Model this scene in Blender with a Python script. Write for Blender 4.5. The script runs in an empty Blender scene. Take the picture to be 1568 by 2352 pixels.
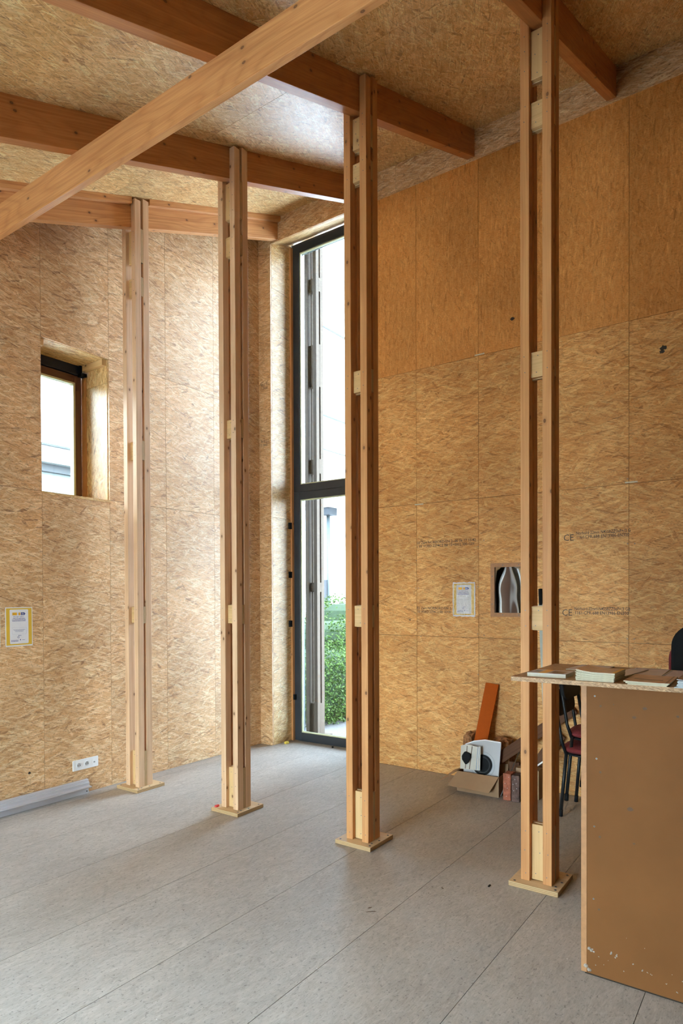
import bpy, math, random
from mathutils import Vector, Matrix
rnd = random.Random(7)
S = bpy.context.scene
COL = S.collection

# ---------------------------------------------------------------- camera
FPX, YAW, PITCH, ROLL, CY = 1487.79, 0.611017, -0.0110183, -0.0041623, 1387.3
EYE = Vector((0, 0, 1.62))
def cam_basis():
    v = Vector((math.cos(YAW)*math.cos(PITCH), math.sin(YAW)*math.cos(PITCH), math.sin(PITCH)))
    r = Vector((math.sin(YAW), -math.cos(YAW), 0)); u = r.cross(v)
    c, s = math.cos(ROLL), math.sin(ROLL)
    return c*r + s*u, -s*r + c*u, v
cr, cu, cv = cam_basis()
cd = bpy.data.cameras.new('camera')
cd.sensor_fit = 'AUTO'; cd.sensor_width = 36.0
cd.lens = FPX/2352*36.0
cd.shift_y = (CY-1176)/2352
cd.clip_start = 0.05; cd.clip_end = 300
cam = bpy.data.objects.new('camera', cd); COL.objects.link(cam)
M = Matrix((cr, cu, -cv)).transposed().to_4x4(); M.translation = EYE
cam.matrix_world = M
S.camera = cam

# ---------------------------------------------------------------- world, lights, exposure
WORLD = 10.0
w = bpy.data.worlds.new('overcast_sky'); S.world = w; w.use_nodes = True
nt = w.node_tree; bg = nt.nodes['Background']
tc = nt.nodes.new('ShaderNodeTexCoord'); sp = nt.nodes.new('ShaderNodeSeparateXYZ')
rp = nt.nodes.new('ShaderNodeValToRGB')
nt.links.new(tc.outputs['Generated'], sp.inputs[0]); nt.links.new(sp.outputs['Z'], rp.inputs[0])
rp.color_ramp.elements[0].position = 0.0; rp.color_ramp.elements[0].color = (0.76, 0.88, 1.02, 1)
rp.color_ramp.elements[1].position = 0.9; rp.color_ramp.elements[1].color = (0.80, 0.92, 1.08, 1)
nt.links.new(rp.outputs[0], bg.inputs['Color']); bg.inputs['Strength'].default_value = WORLD
S.view_settings.view_transform = 'Standard'; S.view_settings.look = 'None'
S.view_settings.exposure = 1.95; S.view_settings.gamma = 1.0
S.view_settings.use_curve_mapping = False
try:
    S.cycles.use_denoising = True; S.cycles.use_adaptive_sampling = True; S.cycles.adaptive_threshold = 0.05; S.cycles.adaptive_min_samples = 16
    S.cycles.max_bounces = 8; S.cycles.diffuse_bounces = 4; S.cycles.glossy_bounces = 4
    S.cycles.transparent_max_bounces = 12
    S.cycles.caustics_reflective = False; S.cycles.caustics_refractive = False
    S.cycles.sample_clamp_indirect = 8.0
except Exception: pass
def portal(name, center, direction, sx, sy):
    l = bpy.data.lights.new(name, 'AREA'); l.shape = 'RECTANGLE'; l.size = sx; l.size_y = sy
    l.cycles.is_portal = True
    o = bpy.data.objects.new(name, l); COL.objects.link(o)
    o.location = center
    o.rotation_euler = Vector(direction).to_track_quat('-Z', 'Z').to_euler()
# opening geometry
W1 = (3.49, 4.665, 0.0, 5.56)          # window_1: y0 y1 z0 z1 in the plane x=5.72
W2 = (2.823, 3.432, 2.459, 3.668)      # window_2: x0 x1 z0 z1 in the left wall
W3 = (-1.465, .9855, 0.0, 2.85)          # window_3: wide glazed door in the left wall, beside the camera
W4 = (1.3, 4.2, 0.0, 2.3)
W5 = (-2.935, -2.32, 0.0, 2.25)         # window_5: narrow light of the side door              # window_4: y0 y1 z0 z1 in the front wall
portal('portal_tall_window', (5.85, (W1[0]+W1[1])/2, 2.8), (-1, 0, 0), W1[1]-W1[0], 5.6)
portal('portal_small_window', ((W2[0]+W2[1])/2, 5.4, 3.06), (0, -1, 0), .62, 1.22)
portal('portal_side_door', ((W3[0]+W3[1])/2, 5.15, 1.4), (0, -1, 0), W3[1]-W3[0], 2.8)
portal('portal_side_light', ((W5[0]+W5[1])/2, 5.15, 1.12), (0, -1, 0), W5[1]-W5[0], 2.25)
portal('portal_front_window', (-3.2, (W4[0]+W4[1])/2, 1.1), (1, 0, 0), W4[1]-W4[0], 2.2)

# ---------------------------------------------------------------- materials
def new_mat(name):
    m = bpy.data.materials.new(name); m.use_nodes = True
    n = m.node_tree.nodes; n.clear()
    out = n.new('ShaderNodeOutputMaterial'); b = n.new('ShaderNodeBsdfPrincipled')
    m.node_tree.links.new(b.outputs[0], out.inputs[0])
    return m, m.node_tree, b
def mixc(nt, fac, a, b, mode='MIX'):
    x = nt.nodes.new('ShaderNodeMix'); x.data_type = 'RGBA'; x.blend_type = mode
    for sock, val in ((x.inputs[0], fac), (x.inputs[6], a), (x.inputs[7], b)):
        if hasattr(val, 'default_value') or hasattr(val, 'links'): nt.links.new(val, sock)
        elif isinstance(val, tuple): sock.default_value = (*val[:3], 1)
        else: sock.default_value = val
    return x.outputs[2]
def math_(nt, op, a, b=None, clamp=False):
    x = nt.nodes.new('ShaderNodeMath'); x.operation = op; x.use_clamp = clamp
    for i, val in enumerate((a, b)):
        if val is None: continue
        if hasattr(val, 'links'): nt.links.new(val, x.inputs[i])
        else: x.inputs[i].default_value = val
    return x.outputs[0]
def mapping(nt, vec, loc=(0, 0, 0), rot=(0, 0, 0), sc=(1, 1, 1)):
    x = nt.nodes.new('ShaderNodeMapping'); nt.links.new(vec, x.inputs[0])
    x.inputs['Location'].default_value = loc; x.inputs['Rotation'].default_value = rot; x.inputs['Scale'].default_value = sc
    return x.outputs[0]
def noise(nt, vec, scale, detail=2, rough=.5, dist=0.0):
    x = nt.nodes.new('ShaderNodeTexNoise'); nt.links.new(vec, x.inputs['Vector'])
    x.inputs['Scale'].default_value = scale; x.inputs['Detail'].default_value = detail
    x.inputs['Roughness'].default_value = rough; x.inputs['Distortion'].default_value = dist
    return x
def ramp(nt, fac, stops):
    x = nt.nodes.new('ShaderNodeValToRGB'); nt.links.new(fac, x.inputs[0])
    e = x.color_ramp.elements
    while len(e) < len(stops): e.new(0.5)
    for i, (p, c) in enumerate(stops):
        e[i].position = p; e[i].color = (*c[:3], 1) if len(c) >= 3 else (c[0], c[0], c[0], 1)
    return x.outputs[0]
def set_(b, **k):
    for n_, v in k.items():
        b.inputs[n_.replace('_', ' ')].default_value = v

def mat_osb(name, dark, mid, light, rough=.42, layers=None, contrast=1.0, bump=.25, spec=.5, speck=True, wear=None):
    m, nt, b = new_mat(name)
    tcn = nt.nodes.new('ShaderNodeTexCoord'); uv = tcn.outputs['UV']
    wob = noise(nt, uv, 9.0, 1)
    add = nt.nodes.new('ShaderNodeVectorMath'); add.operation = 'MULTIPLY_ADD'
    nt.links.new(wob.outputs['Color'], add.inputs[0]); add.inputs[1].default_value = (.012, .012, 0); nt.links.new(uv, add.inputs[2])
    p = add.outputs[0]
    # underlying fine fibres, along u
    fn = noise(nt, mapping(nt, p, sc=(22, 150, 1)), 1.0, 2, .6)
    big = noise(nt, uv, 1.6, 0)
    base = ramp(nt, fn.outputs['Fac'], [(.30, tuple(dark[i]*.35+mid[i]*.65 for i in range(3))), (.5, mid), (.72, light)])
    hgt = fn.outputs['Fac']
    L = layers or [(.10, .105, .024, .60), (1.05, .078, .016, .28), (-.85, .088, .017, .28), (.42, .140, .021, .32), (-.36, .105, .015, .32), (-.12, .085, .010, .32), (.28, .07, .0055, .34)]
    for k, (ang, ln, wd, cov) in enumerate(L):
        mp = mapping(nt, p, loc=(3.17*k, 1.9*k, 0), rot=(0, 0, ang))
        mp = mapping(nt, mp, sc=(1/ln, 1/wd, 1))
        v = nt.nodes.new('ShaderNodeTexVoronoi'); v.voronoi_dimensions = '2D'; v.feature = 'F1'
        nt.links.new(mp, v.inputs['Vector']); v.inputs['Scale'].default_value = 1.0
        s = nt.nodes.new('ShaderNodeSeparateColor'); nt.links.new(v.outputs['Color'], s.inputs[0])
        mask = math_(nt, 'LESS_THAN', s.outputs[0], cov)
        col = ramp(nt, s.outputs[1], [(0.0, tuple(dark[i]*.8 for i in range(3))), (.05, tuple(dark[i]*.5+mid[i]*.5 for i in range(3))), (.14, tuple(mid[i]*.9 for i in range(3))), (.60, tuple(mid[i]*.6+light[i]*.4 for i in range(3))), (.86, light), (1.0, tuple(min(.97, x*1.22) for x in light))])
        # gap shadow around each chip, put into its colour as a darker rim
        rim = ramp(nt, v.outputs['Distance'], [(.35, (1.0,)), (.65, (.80,))])
        col = mixc(nt, 1.0, col, rim, 'MULTIPLY')
        g = mixc(nt, .22, col, base, 'MIX')
        base = mixc(nt, math_(nt, 'MULTIPLY', mask, min(1, .85*contrast)), base, g)
        if k not in (0,): continue        # the relief follows the main layer only
        hm = nt.nodes.new('ShaderNodeMix'); hm.data_type = 'FLOAT'
        nt.links.new(mask, hm.inputs[0]); nt.links.new(hgt, hm.inputs[2]); nt.links.new(s.outputs[2], hm.inputs[3])
        hgt = hm.outputs[0]
    if speck:
        for (ang, ln, wd, thr) in ((.35, .022, .0038, .08), (-.4, .018, .0032, .08)):
            mp = mapping(nt, mapping(nt, p, loc=(ang*9, 4, 0), rot=(0, 0, ang)), sc=(1/ln, 1/wd, 1))
            v = nt.nodes.new('ShaderNodeTexVoronoi'); v.voronoi_dimensions = '2D'; nt.links.new(mp, v.inputs['Vector']); v.inputs['Scale'].default_value = 1
            s = nt.nodes.new('ShaderNodeSeparateColor'); nt.links.new(v.outputs['Color'], s.inputs[0])
            mk = math_(nt, 'MULTIPLY', math_(nt, 'LESS_THAN', s.outputs[0], thr), math_(nt, 'LESS_THAN', v.outputs['Distance'], .33))
            base = mixc(nt, math_(nt, 'MULTIPLY', mk, .6*contrast), base, tuple(c*.38 for c in dark))
    tone = ramp(nt, big.outputs['Fac'], [(.3, (.88, .88, .88)), (.7, (1.06, 1.06, 1.06))])
    base = mixc(nt, 1.0, base, tone, 'MULTIPLY')
    if wear:
        wn = noise(nt, uv, 2.3, 5, .65)
        base = mixc(nt, math_(nt, 'MULTIPLY', wn.outputs['Fac'], wear[1]), base, wear[0])
        st = noise(nt, mapping(nt, uv, sc=(60, 60, 1)), 1.0, 3, .7)
        k_ = ramp(nt, st.outputs['Fac'], [(.34, (.45,)), (.42, (1.,))])
        base = mixc(nt, .7, base, k_, 'MULTIPLY')
    nt.links.new(base, b.inputs['Base Color'])
    bp = nt.nodes.new('ShaderNodeBump'); bp.inputs['Strength'].default_value = bump; bp.inputs['Distance'].default_value = .002
    nt.links.new(hgt, bp.inputs['Height']); nt.links.new(bp.outputs[0], b.inputs['Normal'])
    rr = ramp(nt, fn.outputs['Fac'], [(.3, (rough+.1,)), (.8, (rough-.06,))])
    nt.links.new(rr, b.inputs['Roughness'])
    b.inputs['Specular IOR Level'].default_value = spec
    return m

def mat_wood(name, a, bcol, knot=(.16, .07, .03), rough=.5, streak=1.0, knots=True, spec=.4, cath=0.0):
    """sawn softwood; u runs along the grain, v across, in metres"""
    m, nt, b = new_mat(name)
    uv = nt.nodes.new('ShaderNodeTexCoord').outputs['UV']
    wob = noise(nt, mapping(nt, uv, sc=(1.5, 5, 1)), 1.0, 2)
    add = nt.nodes.new('ShaderNodeVectorMath'); add.operation = 'MULTIPLY_ADD'
    nt.links.new(wob.outputs['Color'], add.inputs[0]); add.inputs[1].default_value = (0, .035, 0); nt.links.new(uv, add.inputs[2])
    g1 = noise(nt, mapping(nt, add.outputs[0], sc=(.9, 95, 1)), 1.0, 3, .55)
    g2 = noise(nt, mapping(nt, add.outputs[0], sc=(2.2, 18, 1)), 1.0, 2)
    c = ramp(nt, g1.outputs['Fac'], [(.3, a), (.72, bcol)])
    c = mixc(nt, .28*streak, c, ramp(nt, g2.outputs['Fac'], [(.3, tuple(x*.78 for x in a)), (.7, tuple(min(1, x*1.12) for x in bcol))]))
    hgt = g1.outputs['Fac']
    if cath:      # cathedral grain of flat sawn faces
        g3 = noise(nt, mapping(nt, uv, sc=(.75, 5.0, 1)), 1.0, 1, .4)
        wv = math_(nt, 'FRACT', math_(nt, 'MULTIPLY', g3.outputs['Fac'], 17.0))
        c = mixc(nt, cath, c, ramp(nt, wv, [(.0, (.72, .62, .55)), (.25, (.95, .93, .9)), (.7, (1, 1, 1)), (1.0, (.80, .70, .62))]), 'MULTIPLY')
    if knots:
        mp = mapping(nt, uv, sc=(2.7, 13, 1))
        v = nt.nodes.new('ShaderNodeTexVoronoi'); v.voronoi_dimensions = '2D'; nt.links.new(mp, v.inputs['Vector']); v.inputs['Scale'].default_value = 1
        s = nt.nodes.new('ShaderNodeSeparateColor'); nt.links.new(v.outputs['Color'], s.inputs[0])
        # round the knots: distance in metres inside the stretched cell
        pos = v.outputs['Position']
        df = nt.nodes.new('ShaderNodeVectorMath'); df.operation = 'SUBTRACT'; nt.links.new(mp, df.inputs[0]); nt.links.new(pos, df.inputs[1])
        sc = nt.nodes.new('ShaderNodeVectorMath'); sc.operation = 'MULTIPLY'; nt.links.new(df.outputs[0], sc.inputs[0]); sc.inputs[1].default_value = (1/2.7*.62, 1/13, 0)
        ln = nt.nodes.new('ShaderNodeVectorMath'); ln.operation = 'LENGTH'; nt.links.new(sc.outputs[0], ln.inputs[0])
        sel = math_(nt, 'LESS_THAN', s.outputs[0], .42)
        halo = math_(nt, 'MULTIPLY', sel, ramp(nt, math_(nt, 'MULTIPLY', ln.outputs['Value'], 30.0), [(.18, (.75,)), (.62, (0.,))]))
        core = math_(nt, 'MULTIPLY', sel, ramp(nt, math_(nt, 'MULTIPLY', ln.outputs['Value'], 30.0), [(.0, (.75,)), (.17, (1.,)), (.235, (0.,))]))
        c = mixc(nt, math_(nt, 'MULTIPLY', halo, .6), c, tuple(x*.62 for x in a))
        c = mixc(nt, core, c, knot)
    nt.links.new(c, b.inputs['Base Color'])
    bp = nt.nodes.new('ShaderNodeBump'); bp.inputs['Strength'].default_value = .12; bp.inputs['Distance'].default_value = .001
    nt.links.new(hgt, bp.inputs['Height']); nt.links.new(bp.outputs[0], b.inputs['Normal'])
    set_(b, Roughness=rough, Specular_IOR_Level=spec)
    return m

def mat_plain(name, c, rough=.5, metal=0.0, nscale=0, namt=.1, spec=.5, bump=0):
    m, nt, b = new_mat(name)
    geo = nt.nodes.new('ShaderNodeTexCoord').outputs['Object']
    n1 = noise(nt, geo, nscale or 12, 4, .6)
    lo = tuple(x*(1-namt) for x in c); hi = tuple(min(1, x*(1+namt)) for x in c)
    nt.links.new(ramp(nt, n1.outputs['Fac'], [(.3, lo), (.7, hi)]), b.inputs['Base Color'])
    if bump:
        bp = nt.nodes.new('ShaderNodeBump'); bp.inputs['Strength'].default_value = bump; bp.inputs['Distance'].default_value = .003
        nt.links.new(n1.outputs['Fac'], bp.inputs['Height']); nt.links.new(bp.outputs[0], b.inputs['Normal'])
    set_(b, Roughness=rough, Metallic=metal, Specular_IOR_Level=spec)
    return m

def mat_plyedge(name):
    m, nt, b = new_mat(name)
    uv = nt.nodes.new('ShaderNodeTexCoord').outputs['UV']
    s = nt.nodes.new('ShaderNodeSeparateXYZ'); nt.links.new(uv, s.inputs[0])
    fr = math_(nt, 'FRACT', math_(nt, 'DIVIDE', s.outputs['Y'], .0085))
    n1 = noise(nt, mapping(nt, uv, sc=(30, 260, 1)), 1.0, 2)
    c = ramp(nt, fr, [(.0, (.62, .44, .22)), (.44, (.66, .48, .26)), (.50, (.20, .11, .05)), (.56, (.42, .26, .12)), (.92, (.45, .29, .14)), (1.0, (.22, .13, .06))])
    c = mixc(nt, .3, c, ramp(nt, n1.outputs['Fac'], [(.3, (.45, .3, .15)), (.7, (.8, .62, .4))]), 'MULTIPLY')
    nt.links.new(c, b.inputs['Base Color']); set_(b, Roughness=.65)
    return m

def mat_glass(name, tint=(.93, .98, .96)):
    m = bpy.data.materials.new(name); m.use_nodes = True
    nt = m.node_tree; n = nt.nodes; n.clear()
    out = n.new('ShaderNodeOutputMaterial'); tr = n.new('ShaderNodeBsdfTransparent'); gl = n.new('ShaderNodeBsdfGlossy')
    lw = n.new('ShaderNodeFresnel'); lw.inputs['IOR'].default_value = 1.35; mx = n.new('ShaderNodeMixShader')
    tr.inputs[0].default_value = (*tint, 1); gl.inputs['Roughness'].default_value = .01
    nt.links.new(lw.outputs[0], mx.inputs[0]); nt.links.new(tr.outputs[0], mx.inputs[1]); nt.links.new(gl.outputs[0], mx.inputs[2])
    nt.links.new(mx.outputs[0], out.inputs[0])
    return m

MT = {}
MT['osb'] = mat_osb('osb_wall', (.27, .115, .045), (.69, .375, .16), (.88, .63, .37), rough=.39, spec=.45)
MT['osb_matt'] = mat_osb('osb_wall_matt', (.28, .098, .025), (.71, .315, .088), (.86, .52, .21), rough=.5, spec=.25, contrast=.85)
MT['osb_smooth'] = mat_osb('osb_wall_upper', (.32, .105, .024), (.70, .285, .07), (.79, .39, .12), rough=.5, contrast=.6, spec=.25,
                    layers=[(1.45, .05, .009, .6), (.9, .06, .008, .3), (-1.2, .05, .008, .35), (1.6, .09, .012, .4)])
MT['osb_ceiling'] = mat_osb('osb_ceiling', (.30, .12, .035), (.73, .41, .14), (.94, .69, .36), rough=.38, spec=.5)
MT['osb_floor'] = mat_osb('osb_floor', (.20, .155, .12), (.415, .37, .325), (.54, .495, .45), rough=.48, contrast=.42, bump=.35,
                    wear=((.49, .475, .46), .5))
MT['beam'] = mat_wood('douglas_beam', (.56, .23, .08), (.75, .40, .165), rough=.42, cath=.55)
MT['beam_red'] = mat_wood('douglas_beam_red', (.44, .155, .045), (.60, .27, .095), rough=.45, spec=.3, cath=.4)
MT['stud'] = mat_wood('spruce_stud', (.50, .21, .075), (.67, .345, .138), rough=.5, spec=.25)
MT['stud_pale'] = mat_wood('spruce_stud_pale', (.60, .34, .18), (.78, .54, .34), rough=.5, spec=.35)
MT['stud_b'] = mat_wood('spruce_stud_red', (.48, .20, .075), (.66, .34, .14), rough=.5)
MT['block'] = mat_wood('spruce_block', (.58, .35, .14), (.74, .49, .235), rough=.55, knots=True)
MT['plyface'] = mat_wood('plywood_face', (.60, .41, .22), (.74, .55, .33), rough=.5, knots=False)
MT['plyedge'] = mat_plyedge('plywood_edge')
MT['dark'] = mat_plain('dark_gap', (.03, .02, .012), .9)
MT['anthracite'] = mat_plain('anthracite_lacquer', (.032, .040, .050), .38, nscale=6, namt=.12)
MT['navybox'] = mat_plain('blue_black_lacquer', (.012, .018, .035), .5)
MT['glass'] = mat_glass('window_glass'); MT['glass_tinted'] = mat_glass('window_glass_tinted', (.73, .78, .80))
MT['brownframe'] = mat_wood('stained_frame', (.16, .075, .045), (.24, .12, .075), rough=.4, knots=False)
MT['gasket'] = mat_plain('pale_gasket', (.62, .62, .40), .5)
MT['alu'] = mat_plain('aluminium', (.66, .68, .74), .42, metal=.6, nscale=3, namt=.08)
MT['white'] = mat_plain('white_plastic', (.80, .80, .80), .35, namt=.02)
MT['pale'] = mat_plain('pale_grey_plastic', (.50, .50, .50), .4, namt=.03)
MT['smudge'] = mat_plain('dull_smudge', (.12, .055, .022), .6)
MT['grey'] = mat_plain('grey_plastic', (.22, .22, .22), .4)
MT['zinc'] = mat_plain('zinc_screw', (.24, .24, .24), .5, metal=.8)
MT['black'] = mat_plain('black_plastic', (.008, .008, .009), .7, spec=.2)
MT['ink'] = mat_plain('stamp_ink', (.045, .03, .02), .6)
MT['paper'] = mat_plain('poster_paper', (.78, .77, .80), .35, namt=.03)
MT['paper_yellow'] = mat_plain('poster_yellow', (.74, .47, .05), .35, namt=.04)
MT['navy'] = mat_plain('poster_navy', (.04, .06, .25), .4)
MT['greytext'] = mat_plain('poster_text', (.22, .22, .38), .5)
MT['cardboard'] = mat_plain('cardboard', (.36, .215, .115), .75, nscale=8, namt=.06)

MT['mdf'] = mat_plain('brown_board', (.205, .084, .026), .6, nscale=2.2, namt=.10, spec=.12)
MT['mdf_edge'] = mat_plain('brown_board_edge', (.44, .21, .085), .55, nscale=40, namt=.12)
MT['slab'] = mat_osb('chip_edge', (.10, .05, .022), (.44, .235, .105), (.64, .41, .22), rough=.5, contrast=.9, layers=[(.1, .016, .004, .6), (.7, .012, .003, .4), (-.6, .012, .003, .4), (.3, .02, .004, .4)])
MT['orange'] = mat_plain('orange_paint', (.43, .078, .004), .7, nscale=30, namt=.05, spec=.15)
MT['brick_red'] = mat_plain('red_brick', (.36, .11, .06), .85, nscale=35, namt=.35, bump=.6)
MT['brick_dark'] = mat_plain('dark_brick', (.13, .075, .06), .85, nscale=30, namt=.5, bump=.7)
MT['cork'] = mat_plain('fibre_block', (.33, .15, .06), .95, nscale=45, namt=.5, bump=1.0)
MT['darkwood'] = mat_wood('dark_board', (.11, .045, .022), (.17, .080, .042), rough=.7, knots=False, spec=.15)
MT['lightgrey'] = mat_plain('light_grey_sheet', (.48, .49, .51), .45, nscale=5, namt=.06)
MT['cream'] = mat_plain('cream_card', (.66, .63, .55), .6, nscale=10, namt=.08)
MT['burgundy'] = mat_plain('burgundy_fabric', (.17, .018, .02), .9, nscale=120, namt=.25, bump=.3)
MT['steelblack'] = mat_plain('black_steel', (.012, .013, .014), .4, spec=.35)
MT['greygreen'] = mat_plain('grey_green_strip', (.40, .42, .36), .5)
MT['pages'] = mat_plain('magazine_pages', (.60, .55, .40), .6, nscale=60, namt=.08)
MT['pages_blue'] = mat_plain('blue_grey_pages', (.45, .49, .52), .6, nscale=60, namt=.12)
MT['cover_tan'] = mat_plain('tan_cover', (.55, .33, .22), .3, nscale=16, namt=.3)
MT['cover_brown'] = mat_plain('brown_cover', (.20, .10, .06), .3, nscale=20, namt=.4)
MT['cover_lilac'] = mat_plain('lilac_cover', (.52, .46, .52), .3, nscale=14, namt=.12)
MT['cover_blue'] = mat_plain('blue_grey_cover', (.16, .19, .26), .35)
MT['yellow'] = mat_plain('mustard_print', (.80, .42, .03), .35)
MT['red'] = mat_plain('red_plastic', (.65, .04, .04), .35)
MT['foam'] = mat_plain('yellow_foam', (.75, .55, .08), .8)
MT['plaster'] = mat_plain('plaster_crumb', (.36, .31, .26), .9, nscale=60, namt=.3)
MT['facade'] = mat_plain('white_facade', (.72, .72, .72), .7, nscale=.6, namt=.03)
MT['facade_dark'] = mat_plain('facade_joint', (.012, .015, .02), .6)
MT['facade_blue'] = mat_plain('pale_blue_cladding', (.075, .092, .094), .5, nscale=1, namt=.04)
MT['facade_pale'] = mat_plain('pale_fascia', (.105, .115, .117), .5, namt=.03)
MT['gravel'] = mat_plain('gravel', (.10, .09, .085), .95, nscale=40, namt=.6, bump=.8)
MT['ground'] = mat_plain('paved_ground', (.55, .54, .52), .9, nscale=3, namt=.12)
MT['grey_stud'] = mat_wood('weathered_stud', (.080, .058, .040), (.125, .092, .066), rough=.7, knots=True, spec=.2)
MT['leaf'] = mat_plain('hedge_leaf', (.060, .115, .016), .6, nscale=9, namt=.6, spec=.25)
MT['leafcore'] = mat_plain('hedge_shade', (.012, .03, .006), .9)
MT['stain'] = mat_plain('dark_stain', (.12, .07, .04), .7)
def mat_laminate():
    m, nt, b = new_mat('laminate_crinkle')
    o = nt.nodes.new('ShaderNodeTexCoord').outputs['Object']
    n1 = noise(nt, o, 38, 3, .6, 1.5)
    nt.links.new(ramp(nt, n1.outputs['Fac'], [(.3, (.60, .58, .60)), (.7, (.72, .71, .73))]), b.inputs['Base Color'])
    bp = nt.nodes.new('ShaderNodeBump'); bp.inputs['Strength'].default_value = .8; bp.inputs['Distance'].default_value = .004
    nt.links.new(n1.outputs['Fac'], bp.inputs['Height']); nt.links.new(bp.outputs[0], b.inputs['Normal'])
    set_(b, Roughness=.12, Specular_IOR_Level=.7); return m
MT['laminate'] = mat_laminate()
def mat_laminate_y():
    m = MT['laminate'].copy(); m.name = 'laminate_yellow'
    for n_ in m.node_tree.nodes:
        if n_.type == 'VALTORGB':
            n_.color_ramp.elements[0].color = (.55, .30, .03, 1); n_.color_ramp.elements[1].color = (.75, .55, .18, 1)
    return m
MT['laminate_yellow'] = mat_laminate_y()
def mat_mirror():
    m, nt, b = new_mat('wavy_mirror')
    o = nt.nodes.new('ShaderNodeTexCoord').outputs['Object']
    mp = mapping(nt, o, sc=(2, 7, 4.5)); n1 = noise(nt, mp, 1.0, 0)
    bp = nt.nodes.new('ShaderNodeBump'); bp.inputs['Strength'].default_value = 1.0; bp.inputs['Distance'].default_value = .0016
    nt.links.new(n1.outputs['Fac'], bp.inputs['Height']); nt.links.new(bp.outputs[0], b.inputs['Normal'])
    b.inputs['Base Color'].default_value = (.62, .62, .60, 1); set_(b, Roughness=.02, Metallic=1.0); return m
MT['mirror'] = mat_mirror()

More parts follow.
